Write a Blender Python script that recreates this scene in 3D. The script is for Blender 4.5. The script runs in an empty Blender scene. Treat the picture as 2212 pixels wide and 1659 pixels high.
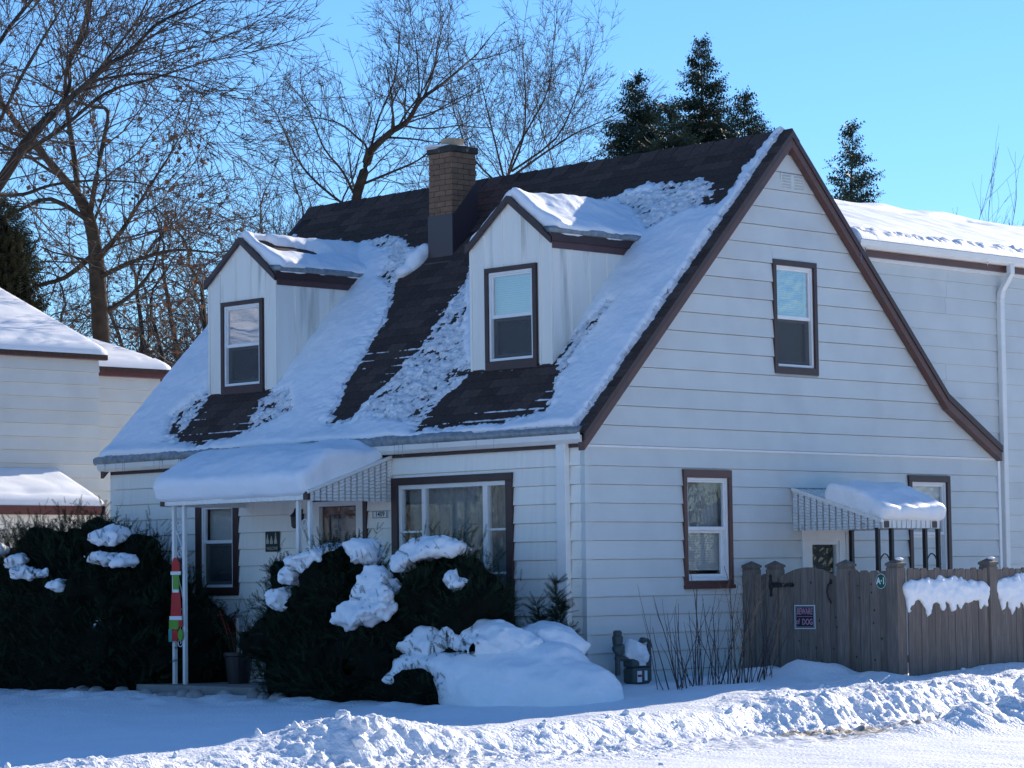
import bpy, bmesh, math, random
import numpy as np
from mathutils import Vector, Matrix

sc = bpy.context.scene
col = sc.collection
PI = math.pi

# ------------------------------------------------------------------ camera
CAM = np.array([20.4042, -21.1920, 1.1003])
RGT = np.array([0.70118081, 0.71285145, -0.01372205])
UPV = np.array([0.05959478, -0.03941878, 0.99744404])
FWD = np.array([-0.71048852, 0.70020638, 0.07012191])
cd = bpy.data.cameras.new('camera')
cd.sensor_width = 36.0
cd.lens = 7986.514 / 3000.0 * 36.0
cd.clip_start = 0.5
cd.clip_end = 3000.0
cam = bpy.data.objects.new('camera', cd)
cam.matrix_world = Matrix([[RGT[i], UPV[i], -FWD[i], CAM[i]] for i in range(3)] + [[0, 0, 0, 1]])
col.objects.link(cam)
sc.camera = cam

# ------------------------------------------------------------------ sky and sun
SUN_EL = math.radians(25.5)
SUN_AZ = math.radians(-10.0)          # measured from +Y, negative = towards -X
sd = Vector((math.sin(SUN_AZ) * math.cos(SUN_EL), math.cos(SUN_AZ) * math.cos(SUN_EL), math.sin(SUN_EL)))
w = bpy.data.worlds.new('World')
sc.world = w
w.use_nodes = True
nt = w.node_tree
nt.nodes.clear()
sky = nt.nodes.new('ShaderNodeTexSky')
sky.sky_type = 'NISHITA'
sky.sun_disc = False
sky.sun_elevation = SUN_EL
sky.sun_rotation = SUN_AZ
sky.altitude = 500
sky.air_density = 1.2
sky.dust_density = 0.0
sky.ozone_density = 10.0
bg = nt.nodes.new('ShaderNodeBackground')
bg.inputs['Strength'].default_value = 0.115
wo = nt.nodes.new('ShaderNodeOutputWorld')
nt.links.new(sky.outputs[0], bg.inputs[0])
nt.links.new(bg.outputs[0], wo.inputs[0])
sl = bpy.data.lights.new('sun', 'SUN')
sl.energy = 4.3
sl.angle = math.radians(0.53)
sl.color = (1.0, 0.90, 0.77)
so = bpy.data.objects.new('sun', sl)
so.rotation_euler = sd.to_track_quat('Z', 'Y').to_euler()
so.location = (-5, 30, 40)
col.objects.link(so)
vs = sc.view_settings
vs.view_transform = 'Standard'
vs.look = 'None'
vs.exposure = 0.62
vs.gamma = 1.0
vs.use_curve_mapping = False
sc.render.engine = 'CYCLES'


def at(px, py, k):
    """world point k metres along the view axis, for a position in a 2212-wide view"""
    d = FWD + RGT * ((px - 1106.0) / 5888.7) - UPV * ((py - 829.5) / 5888.7)
    return CAM + k * d


# ------------------------------------------------------------------ noise
_rs = np.random.RandomState(7)
_perm = _rs.permutation(256)
_perm = np.concatenate([_perm, _perm, _perm])
_grad = _rs.normal(size=(256, 3))
_grad /= np.linalg.norm(_grad, axis=1)[:, None]


def pn(P, seed=0):
    P = np.asarray(P, float) + seed * 17.37
    I = np.floor(P).astype(int)
    F = P - I
    I &= 255
    U = F * F * F * (F * (F * 6 - 15) + 10)
    out = 0
    for a in (0, 1):
        wa = U[..., 0] if a else 1 - U[..., 0]
        for b in (0, 1):
            wb = U[..., 1] if b else 1 - U[..., 1]
            for c in (0, 1):
                wc = U[..., 2] if c else 1 - U[..., 2]
                h = _perm[_perm[_perm[(I[..., 0] + a) & 255] + ((I[..., 1] + b) & 255)] + ((I[..., 2] + c) & 255)]
                g = _grad[h]
                out = out + wa * wb * wc * (g[..., 0] * (F[..., 0] - a) + g[..., 1] * (F[..., 1] - b) + g[..., 2] * (F[..., 2] - c))
    return out


def fbm(P, octv=4, seed=0, gain=0.5, billow=False):
    P = np.asarray(P, float)
    s = 0
    amp = 1.0
    for o in range(octv):
        n = pn(P * (2.03 ** o), seed + o * 3)
        s = s + amp * (np.abs(n) * 2 if billow else n)
        amp *= gain
    return s


def P2(x, y, f=1.0):
    return np.stack([x * f, y * f, np.full_like(x, 0.37)], -1)


def sstep(a, b, x):
    t = np.clip((x - a) / (b - a), 0, 1)
    return t * t * (3 - 2 * t)


# ------------------------------------------------------------------ object helpers
def tag(o, label=None, cat=None, group=None, kind=None):
    if label:
        o['label'] = label
    if cat:
        o['category'] = cat
    if group:
        o['group'] = group
    if kind:
        o['kind'] = kind
    return o


def adopt(o, parent):
    if parent is not None:
        o.parent = parent
        o.matrix_parent_inverse = wmat(parent).inverted()


def wmat(o):
    m = Matrix.LocRotScale(o.location, o.rotation_euler, o.scale)
    if o.parent:
        m = wmat(o.parent) @ o.matrix_parent_inverse @ m
    return m


def thing(name, loc, label=None, cat=None, group=None, parent=None):
    o = bpy.data.objects.new(name, None)
    o.empty_display_size = 0.2
    o.location = loc
    col.objects.link(o)
    adopt(o, parent)
    return tag(o, label, cat, group)


def mesh_obj(name, V, F, mat, parent=None, smooth=False, fix=False):
    me = bpy.data.meshes.new(name)
    if isinstance(F, np.ndarray):
        V = np.asarray(V, np.float32)
        n = F.shape[1]
        me.vertices.add(len(V))
        me.vertices.foreach_set('co', V.ravel())
        me.loops.add(F.size)
        me.loops.foreach_set('vertex_index', F.astype(np.int32).ravel())
        me.polygons.add(len(F))
        me.polygons.foreach_set('loop_start', np.arange(0, F.size, n, dtype=np.int32))
        me.update(calc_edges=True)
        me.validate()
    else:
        me.from_pydata([tuple(v) for v in V], [], [tuple(f) for f in F])
    if fix:
        bm = bmesh.new()
        bm.from_mesh(me)
        bmesh.ops.recalc_face_normals(bm, faces=bm.faces)
        bm.to_mesh(me)
        bm.free()
    if smooth:
        me.polygons.foreach_set('use_smooth', np.ones(len(me.polygons), bool))
    if mat:
        me.materials.append(mat)
    o = bpy.data.objects.new(name, me)
    col.objects.link(o)
    adopt(o, parent)
    return o


def copy_obj(o, mw=None, parent=None):
    c = o.copy()
    col.objects.link(c)
    if mw is not None:
        c.parent = None
        c.matrix_parent_inverse = Matrix()
        l, r, s = mw.decompose()
        c.location, c.rotation_euler, c.scale = l, r.to_euler(), s
    adopt(c, parent)
    return c


class MB:
    """collects closed shapes in a local (a, b, d) frame and links them as one mesh"""

    def __init__(self, T=None):
        self.V = []
        self.F = []
        self.T = T or (lambda a, b, d: (a, b, d))

    def add(self, V, F):
        n = len(self.V)
        self.V += [self.T(*v) for v in V]
        self.F += [tuple(i + n for i in f) for f in F]
        return self

    def hexa(self, q0, q1):
        """two quads of 4 corners each"""
        return self.add(list(q0) + list(q1), [(0, 1, 2, 3), (7, 6, 5, 4), (0, 4, 5, 1), (1, 5, 6, 2), (2, 6, 7, 3), (3, 7, 4, 0)])

    def box(self, a0, a1, b0, b1, d0, d1):
        return self.hexa([(a0, b0, d0), (a1, b0, d0), (a1, b1, d0), (a0, b1, d0)], [(a0, b0, d1), (a1, b0, d1), (a1, b1, d1), (a0, b1, d1)])

    def prism(self, pts, d0, d1):
        n = len(pts)
        V = [(p[0], p[1], d0) for p in pts] + [(p[0], p[1], d1) for p in pts]
        F = [tuple(range(n)), tuple(range(2 * n - 1, n - 1, -1))] + [(i, i + n, (i + 1) % n + n, (i + 1) % n) for i in range(n)]
        return self.add(V, F)

    def tube(self, path, r, n=8, caps=True):
        path = [Vector(p) for p in path]
        rr = r if hasattr(r, '__len__') else [r] * len(path)
        V = []
        up = Vector((0.13, 0.29, 1)).normalized()
        for i, p in enumerate(path):
            t = (path[min(i + 1, len(path) - 1)] - path[max(i - 1, 0)]).normalized()
            x = t.cross(up)
            if x.length < 0.1:
                x = t.cross(Vector((1, 0.2, 0)))
            x.normalize()
            y = t.cross(x)
            for k in range(n):
                a = 2 * PI * k / n
                V.append(tuple(p + (x * math.cos(a) + y * math.sin(a)) * rr[i]))
        F = []
        for i in range(len(path) - 1):
            for k in range(n):
                F.append((i * n + k, i * n + (k + 1) % n, (i + 1) * n + (k + 1) % n, (i + 1) * n + k))
        if caps:
            F.append(tuple(range(n - 1, -1, -1)))
            F.append(tuple((len(path) - 1) * n + k for k in range(n)))
        return self.add(V, F)

    def lathe(self, c, prof, n=16):
        """prof: (radius, height) from bottom to top, axis = b of the frame at c=(a,b,d)"""
        V = []
        for r, h in prof:
            for k in range(n):
                t = 2 * PI * k / n
                V.append((c[0] + r * math.cos(t), c[1] + h, c[2] + r * math.sin(t)))
        F = []
        for i in range(len(prof) - 1):
            for k in range(n):
                F.append((i * n + k, i * n + (k + 1) % n, (i + 1) * n + (k + 1) % n, (i + 1) * n + k))
        F.append(tuple(range(n - 1, -1, -1)))
        F.append(tuple((len(prof) - 1) * n + k for k in range(n)))
        return self.add(V, F)

    def build(self, name, mat, parent=None, bevel=0.0, smooth=False):
        o = mesh_obj(name, self.V, self.F, mat, parent, smooth=smooth, fix=True)
        if bevel:
            m = o.modifiers.new('bevel', 'BEVEL')
            m.width = bevel
            m.segments = 2
            m.limit_method = 'ANGLE'
        return o


TS = lambda a, b, d: (d, a, b)            # side wall frame: a = Y, b = Z, d = outwards (+X)
TF = lambda a, b, d: (a, -d, b)           # front wall frame: a = X, b = Z, d = outwards (-Y)
TW = lambda a, b, d: (a, b, d)


def offT(T, off):
    return lambda a, b, d: T(a, b, d + off)


def surfnet(fun, lo, hi, step):
    lo = np.array(lo, float)
    hi = np.array(hi, float)
    n = np.maximum(np.ceil((hi - lo) / step).astype(int) + 1, 3)
    ax = [lo[i] + step * np.arange(n[i]) for i in range(3)]
    G = np.stack(np.meshgrid(*ax, indexing='ij'), -1)
    D = fun(G)
    S = D < 0
    c = [S[i:n[0] - 1 + i, j:n[1] - 1 + j, k:n[2] - 1 + k] for i in (0, 1) for j in (0, 1) for k in (0, 1)]
    tot = sum(x.astype(int) for x in c)
    act = (tot > 0) & (tot < 8)
    idx = np.argwhere(act)
    ids = -np.ones(act.shape, int)
    ids[act] = np.arange(len(idx))
    acc = np.zeros((len(idx), 3))
    cnt = np.zeros(len(idx))
    corners = [(i, j, k) for i in (0, 1) for j in (0, 1) for k in (0, 1)]
    for p in corners:
        for a in range(3):
            if p[a] == 0:
                q = list(p)
                q[a] = 1
                A = D[tuple((idx + p).T)]
                B = D[tuple((idx + q).T)]
                m = (A < 0) != (B < 0)
                t = np.where(m, A / np.where(m, A - B, 1), 0)
                pos = np.array(p, float)[None] + np.zeros((len(idx), 1))
                pos[:, a] += t
                acc += np.where(m[:, None], pos, 0)
                cnt += m
    V = lo + (idx + acc / cnt[:, None]) * step
    Q = []
    for a in range(3):
        b, cc = (a + 1) % 3, (a + 2) % 3
        sl0 = [slice(0, n[i]) for i in range(3)]
        sl1 = [slice(0, n[i]) for i in range(3)]
        sl0[a] = slice(0, n[a] - 1)
        sl1[a] = slice(1, n[a])
        s0, s1 = S[tuple(sl0)], S[tuple(sl1)]
        e = np.argwhere(s0 != s1)
        e = e[(e[:, b] > 0) & (e[:, cc] > 0) & (e[:, b] < n[b] - 1) & (e[:, cc] < n[cc] - 1)]
        if not len(e):
            continue
        ob = np.zeros(3, int)
        ob[b] = 1
        oc = np.zeros(3, int)
        oc[cc] = 1
        q = np.stack([ids[tuple((e - ob - oc).T)], ids[tuple((e - oc).T)], ids[tuple(e.T)], ids[tuple((e - ob).T)]], 1)
        fl = ~s0[tuple(e.T)]
        q[fl] = q[fl][:, ::-1]
        Q.append(q)
    F = np.concatenate(Q)
    F = F[(F >= 0).all(1)]
    return V, F


def blob_sdf(bl, k=10.0, namp=0.0, nf=6.0, seed=0, zmin=None, n2=0.0, f2=25.0):
    """smooth union of ellipsoids (x, y, z, rx, ry, rz)"""
    bl = np.array(bl, float)

    def f(G):
        s = 0
        for b in bl:
            r = b[3:6]
            d = (np.linalg.norm((G - b[:3]) / r, axis=-1) - 1) * r.min()
            s = s + np.exp(-k * np.clip(d, -1.5, 3))
        d = -np.log(s + 1e-30) / k
        if namp:
            d = d + namp * fbm(G * nf, 3, seed)
        if n2:
            d = d + n2 * fbm(G * f2, 2, seed + 5)
        if zmin is not None:
            d = np.maximum(d, zmin - G[..., 2])
        return d
    lo = (bl[:, :3] - bl[:, 3:6]).min(0) - 0.12
    hi = (bl[:, :3] + bl[:, 3:6]).max(0) + 0.12
    return f, lo, hi


def blobs(name, bl, mat, step=0.03, parent=None, **kw):
    f, lo, hi = blob_sdf(bl, **kw)
    V, F = surfnet(f, lo, hi, step)
    return mesh_obj(name, V, F, mat, parent, smooth=True)


def text_mesh(name, body, size, M, mat, parent=None, bold=0.0, shear=0.0, ext=0.001, sx=1.0):
    cu = bpy.data.curves.new(name, 'FONT')
    cu.body = body
    cu.size = size
    cu.align_x = 'CENTER'
    cu.align_y = 'CENTER'
    cu.offset = bold
    cu.shear = shear
    cu.extrude = ext
    cu.resolution_u = 4
    t = bpy.data.objects.new(name, cu)
    col.objects.link(t)
    bpy.context.view_layer.update()
    dg = bpy.context.evaluated_depsgraph_get()
    me = bpy.data.meshes.new_from_object(t.evaluated_get(dg))
    bpy.data.objects.remove(t)
    bpy.data.curves.remove(cu)
    me.transform(M @ Matrix.Diagonal((sx, 1, 1, 1)))
    me.materials.clear()
    me.materials.append(mat)
    o = bpy.data.objects.new(name, me)
    col.objects.link(o)
    adopt(o, parent)
    return o


def MF(a, b, d):      # text matrix on a wall that faces -Y
    return Matrix(((1, 0, 0, a), (0, 0, -1, -d), (0, 1, 0, b), (0, 0, 0, 1)))


# ------------------------------------------------------------------ materials
def material(name, c, rough=0.6, var=0.12, vs=6.0, bump=0.0, bs=60.0, objvar=0.0, stretch=(1, 1, 1), spec=0.5, metal=0.0,
             c2=None, c2s=2.0, c2lo=0.55, c2hi=0.7, sub=0.0, bdist=0.01, trans=0.0, coords='Object', c2stretch=None):
    m = bpy.data.materials.new(name)
    m.use_nodes = True
    t = m.node_tree
    N = t.nodes
    b = N['Principled BSDF']
    b.inputs['Roughness'].default_value = rough
    b.inputs['Specular IOR Level'].default_value = spec
    b.inputs['Metallic'].default_value = metal
    tc = N.new('ShaderNodeTexCoord')
    mp = N.new('ShaderNodeMapping')
    mp.inputs['Scale'].default_value = stretch
    t.links.new(tc.outputs[coords], mp.inputs[0])
    nz = N.new('ShaderNodeTexNoise')
    nz.inputs['Scale'].default_value = vs
    nz.inputs['Detail'].default_value = 5
    t.links.new(mp.outputs[0], nz.inputs['Vector'])
    mr = N.new('ShaderNodeMapRange')
    mr.inputs[1].default_value = 0.25
    mr.inputs[2].default_value = 0.75
    mr.inputs[3].default_value = 1 - var
    mr.inputs[4].default_value = 1 + var
    t.links.new(nz.outputs['Fac'], mr.inputs[0])
    val = mr.outputs[0]
    if objvar:
        oi = N.new('ShaderNodeObjectInfo')
        m2 = N.new('ShaderNodeMapRange')
        m2.inputs[3].default_value = 1 - objvar
        m2.inputs[4].default_value = 1 + objvar
        t.links.new(oi.outputs['Random'], m2.inputs[0])
        mu = N.new('ShaderNodeMath')
        mu.operation = 'MULTIPLY'
        t.links.new(val, mu.inputs[0])
        t.links.new(m2.outputs[0], mu.inputs[1])
        val = mu.outputs[0]
    base = None
    if c2 is not None:
        mp2 = N.new('ShaderNodeMapping')
        mp2.inputs['Scale'].default_value = c2stretch or stretch
        t.links.new(tc.outputs[coords], mp2.inputs[0])
        n2 = N.new('ShaderNodeTexNoise')
        n2.inputs['Scale'].default_value = c2s
        n2.inputs['Detail'].default_value = 6
        t.links.new(mp2.outputs[0], n2.inputs['Vector'])
        r2 = N.new('ShaderNodeMapRange')
        r2.inputs[1].default_value = c2lo
        r2.inputs[2].default_value = c2hi
        t.links.new(n2.outputs['Fac'], r2.inputs[0])
        mx = N.new('ShaderNodeMix')
        mx.data_type = 'RGBA'
        mx.inputs['A'].default_value = (*c, 1)
        mx.inputs['B'].default_value = (*c2, 1)
        t.links.new(r2.outputs[0], mx.inputs['Factor'])
        base = mx.outputs['Result']
    vm = N.new('ShaderNodeVectorMath')
    vm.operation = 'SCALE'
    if base:
        t.links.new(base, vm.inputs[0])
    else:
        vm.inputs[0].default_value = c
    t.links.new(val, vm.inputs['Scale'])
    t.links.new(vm.outputs[0], b.inputs['Base Color'])
    if bump:
        bn = N.new('ShaderNodeTexNoise')
        bn.inputs['Scale'].default_value = bs
        bn.inputs['Detail'].default_value = 4
        t.links.new(mp.outputs[0], bn.inputs['Vector'])
        bu = N.new('ShaderNodeBump')
        bu.inputs['Strength'].default_value = bump
        bu.inputs['Distance'].default_value = bdist
        t.links.new(bn.outputs['Fac'], bu.inputs['Height'])
        t.links.new(bu.outputs[0], b.inputs['Normal'])
    if sub:
        b.inputs['Subsurface Weight'].default_value = sub
        b.inputs['Subsurface Radius'].default_value = (0.06, 0.08, 0.1)
        b.inputs['Subsurface Scale'].default_value = 0.5
    if trans:
        b.inputs['Transmission Weight'].default_value = trans
    return m


def glass_mat(name, wav=0.0, ws=6.0, tint=(1, 1, 1), f0=0.10, ior=1.45):
    """thin window pane: mirror reflection by angle over a clear pane"""
    m = bpy.data.materials.new(name)
    m.use_nodes = True
    t = m.node_tree
    N = t.nodes
    N.clear()
    out = N.new('ShaderNodeOutputMaterial')
    mix = N.new('ShaderNodeMixShader')
    tr = N.new('ShaderNodeBsdfTransparent')
    tr.inputs[0].default_value = (*tint, 1)
    gl = N.new('ShaderNodeBsdfGlossy')
    gl.inputs['Roughness'].default_value = 0.0
    lw = N.new('ShaderNodeFresnel')
    ge = N.new('ShaderNodeNewGeometry')
    im = N.new('ShaderNodeMapRange')
    im.inputs[3].default_value = ior
    im.inputs[4].default_value = 1.0 / ior
    t.links.new(ge.outputs['Backfacing'], im.inputs[0])
    t.links.new(im.outputs[0], lw.inputs[0])
    mr = N.new('ShaderNodeMapRange')
    mr.inputs[3].default_value = f0
    mr.inputs[4].default_value = 1.0
    t.links.new(lw.outputs[0], mr.inputs[0])
    t.links.new(mr.outputs[0], mix.inputs[0])
    t.links.new(tr.outputs[0], mix.inputs[1])
    t.links.new(gl.outputs[0], mix.inputs[2])
    t.links.new(mix.outputs[0], out.inputs[0])
    if wav:
        tc = N.new('ShaderNodeTexCoord')
        nz = N.new('ShaderNodeTexNoise')
        nz.inputs['Scale'].default_value = ws
        nz.inputs['Detail'].default_value = 2
        t.links.new(tc.outputs['Object'], nz.inputs['Vector'])
        bu = N.new('ShaderNodeBump')
        bu.inputs['Strength'].default_value = wav
        bu.inputs['Distance'].default_value = 0.02
        t.links.new(nz.outputs['Fac'], bu.inputs['Height'])
        t.links.new(bu.outputs[0], gl.inputs['Normal'])
    return m


m_side = material('white_siding_dimmed', (0.61, 0.63, 0.605), 0.45, var=0.05, vs=2.5, objvar=0.035, bump=0.05, bs=300, c2=(0.52, 0.53, 0.52), c2s=1.3, c2lo=0.52, c2hi=0.85)  # white kept darker than the front siding, mimicking this side's weaker light
m_front = material('weathered_siding_bounce_tint', (0.92, 0.88, 0.79), 0.55, var=0.05, vs=3, objvar=0.04, bump=0.08, bs=90, stretch=(3, 3, 0.25), c2=(0.68, 0.66, 0.60), c2s=3, c2lo=0.55, c2hi=0.9)  # stains over a lighter, warmer white that stands in for light bounced onto the front
m_dorm = material('dormer_panel_bounce_tint', (0.84, 0.81, 0.73), 0.5, var=0.04, vs=4, objvar=0.03, stretch=(2.5, 2.5, 0.3), c2=(0.42, 0.42, 0.36), c2s=2.6, c2lo=0.56, c2hi=0.8)  # stained panels; the cream base carries the warm bounce light of the dormer fronts
m_white = material('white_paint', (0.80, 0.80, 0.79), 0.4, var=0.04, vs=8)
m_alu = material('white_aluminium', (0.80, 0.79, 0.75), 0.35, var=0.05, vs=5, bump=0.04, bs=30)
m_grime = material('stained_aluminium', (0.72, 0.73, 0.72), 0.4, var=0.06, vs=9, c2=(0.30, 0.29, 0.26), c2s=9, c2lo=0.58, c2hi=0.78)
m_brown = material('brown_trim', (0.050, 0.024, 0.022), 0.42, var=0.18, vs=8, bump=0.05, bs=60)
m_rake = material('reddish_brown_trim', (0.110, 0.045, 0.035), 0.38, var=0.2, vs=5, c2=(0.05, 0.03, 0.03), c2s=5)
m_burg = material('burgundy_gutter', (0.10, 0.020, 0.022), 0.35, var=0.15, vs=6)
m_shing = material('brown_shingle', (0.078, 0.054, 0.046), 0.9, var=0.3, vs=25, objvar=0.28, bump=0.5, bs=350, spec=0.2)
m_deck = material('roof_deck', (0.025, 0.02, 0.02), 0.9, var=0.2)
m_snow = material('snow', (0.90, 0.91, 0.925), 0.55, var=0.02, vs=3, bump=0.35, bs=45, spec=0.25, bdist=0.012)
m_snowg = material('ground_snow', (0.90, 0.91, 0.925), 0.55, var=0.03, vs=1.5, bump=0.7, bs=34, spec=0.25, bdist=0.03)
m_snowd = material('thin_old_snow', (0.74, 0.75, 0.77), 0.6, var=0.15, vs=14, bump=0.5, bs=50, spec=0.25, c2=(0.20, 0.19, 0.19), c2s=11, c2lo=0.55, c2hi=0.75)
m_ice = material('grey_ice', (0.30, 0.34, 0.36), 0.12, var=0.35, vs=14, stretch=(1, 1, 1), bump=0.3, bs=22, trans=0.25)
m_iciclem = material('icicle', (0.85, 0.90, 0.93), 0.05, var=0.0, trans=0.9)
m_brick = material('tan_brick', (0.20, 0.115, 0.070), 0.85, var=0.22, vs=14, objvar=0.14, bump=0.4, bs=120)
m_mortar = material('dark_mortar', (0.125, 0.075, 0.052), 0.9)
m_flash = material('plum_flashing', (0.052, 0.036, 0.042), 0.35, var=0.1, vs=5)
m_soot = material('sooty_concrete', (0.035, 0.033, 0.03), 0.85, var=0.4, vs=10, c2=(0.25, 0.22, 0.17), c2s=7, c2lo=0.6, c2hi=0.7)
m_clay = material('clay_flue', (0.42, 0.31, 0.20), 0.85, var=0.2, vs=9, bump=0.3, bs=40)
m_dark = material('dark_interior', (0.02, 0.02, 0.022), 0.8)
m_blind = material('window_blind', (0.55, 0.56, 0.52), 0.6, var=0.05)
m_curt = material('curtain', (0.24, 0.255, 0.24), 0.8, var=0.1, stretch=(12, 12, 0.4))
m_screen = material('insect_screen', (0.10, 0.11, 0.12), 0.6, var=0.08, vs=40)
g_clear = glass_mat('window_glass', 0.03, 5, f0=0.02, ior=1.45)
g_dull = glass_mat('storm_door_glass', 0.0, 5, f0=0.0, ior=1.4)
g_wavy = glass_mat('wavy_window_glass', 0.28, 9, f0=0.30)
g_front = glass_mat('picture_window_glass', 0.06, 7, f0=0.03)
m_black = material('black_iron', (0.015, 0.015, 0.017), 0.45, var=0.1)
m_fence = material('weathered_cedar', (0.165, 0.132, 0.110), 0.85, var=0.28, vs=7, stretch=(9, 9, 0.7), objvar=0.17, bump=0.35, bs=25, c2=(0.235, 0.198, 0.165), c2s=4, c2lo=0.5, c2hi=0.75)
m_knot = material('wood_knot', (0.045, 0.035, 0.03), 0.9)
m_meter = material('green_grey_paint', (0.055, 0.075, 0.072), 0.5, var=0.15, vs=14)
m_door = material('varnished_wood', (0.16, 0.065, 0.025), 0.35, var=0.3, vs=6, stretch=(6, 6, 0.5))
m_stone = material('edging_stone', (0.30, 0.29, 0.28), 0.9, var=0.3, vs=7, objvar=0.3, bump=0.5, bs=18)
m_slab = material('porch_concrete', (0.22, 0.22, 0.21), 0.9, var=0.15, vs=5)
m_pot = material('dark_pot', (0.012, 0.011, 0.012), 0.5)
m_yew = material('yew_needles', (0.016, 0.030, 0.015), 0.65, var=0.6, vs=3.5, spec=0.12)
m_yewin = material('yew_shade_core', (0.008, 0.010, 0.007), 0.95, var=0.4, vs=9, spec=0.05)  # near-black fill standing in for shade deep in the foliage
m_spruce = material('spruce_needles', (0.030, 0.048, 0.030), 0.6, var=0.4, vs=0.9, spec=0.3)
m_arb = material('arborvitae_foliage', (0.060, 0.055, 0.025), 0.7, var=0.5, vs=1.5, spec=0.2)
m_bark = material('dark_bark', (0.055, 0.042, 0.033), 0.95, var=0.35, vs=6, bump=0.6, bs=16, spec=0.15)
m_bark2 = material('brown_bark', (0.085, 0.062, 0.045), 0.95, var=0.35, vs=6, bump=0.6, bs=16, spec=0.15)
m_twig = material('grey_brown_twigs', (0.095, 0.074, 0.060), 0.9, var=0.3, vs=0.6, spec=0.15)
m_twig2 = material('red_brown_twigs', (0.125, 0.09, 0.068), 0.9, var=0.3, vs=0.6, spec=0.15)
m_leaf = material('dry_oak_leaf', (0.22, 0.10, 0.05), 0.8, var=0.35, vs=2)
m_cane = material('shrub_cane', (0.045, 0.035, 0.035), 0.8, var=0.2)
m_straw = material('dry_stem', (0.24, 0.16, 0.10), 0.9, var=0.2)
m_signb = material('sign_navy_black', (0.012, 0.009, 0.025), 0.4, var=0.0)
m_pink = material('faded_red_print', (0.55, 0.28, 0.36), 0.5, var=0.15, vs=12)
m_signw = material('sign_white', (0.75, 0.78, 0.78), 0.45, var=0.03)
m_signg = material('sign_green', (0.005, 0.095, 0.055), 0.45, var=0.05)
m_signd = material('dark_green_slate', (0.018, 0.026, 0.022), 0.6, var=0.1)
m_bone = material('cream_print', (0.45, 0.43, 0.36), 0.7, var=0.15, vs=30)
m_red = material('decoration_red', (0.50, 0.012, 0.015), 0.5, var=0.05)
m_lime = material('decoration_green', (0.12, 0.33, 0.03), 0.5, var=0.1)
m_teal = material('decoration_teal', (0.05, 0.28, 0.26), 0.5, var=0.1)
m_slush = material('slush', (0.86, 0.865, 0.88), 0.5, var=0.05, vs=2, bump=0.6, bs=20, spec=0.3, bdist=0.02, c2=(0.34, 0.29, 0.23), c2s=1.6, c2lo=0.50, c2hi=0.64, c2stretch=(1.6, 0.35, 1))
# ================================================================== GROUND
def axis(segs, far):
    """graded coordinates: list of (start, stop, step), then coarse out to +-far"""
    v = []
    for a, b, s in segs:
        v += list(np.arange(a, b - 1e-6, s))
    v.append(segs[-1][1])
    lo, hi = v[0], v[-1]
    st = 1.0
    left, right = [], []
    x = lo
    while x > -far:
        st *= 1.45
        x -= st
        left.append(x)
    st = 1.0
    x = hi
    while x < far:
        st *= 1.45
        x += st
        right.append(x)
    return np.array(left[::-1] + v + right)


crest_y = [-16, -9.5, -8.3, -7.2, -6.7, -6.2, -5.6, -5.0, -4.0, -2.6, -1.2, -0.2, 0.6, 1.6, 3.0, 5, 9, 14]
crest_z = [-0.32, -0.31, -0.30, -0.26, -0.17, -0.07, -0.13, -0.20, -0.21, -0.20, -0.14, -0.09, -0.12, -0.10, -0.06, -0.06, -0.06, -0.08]


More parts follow.
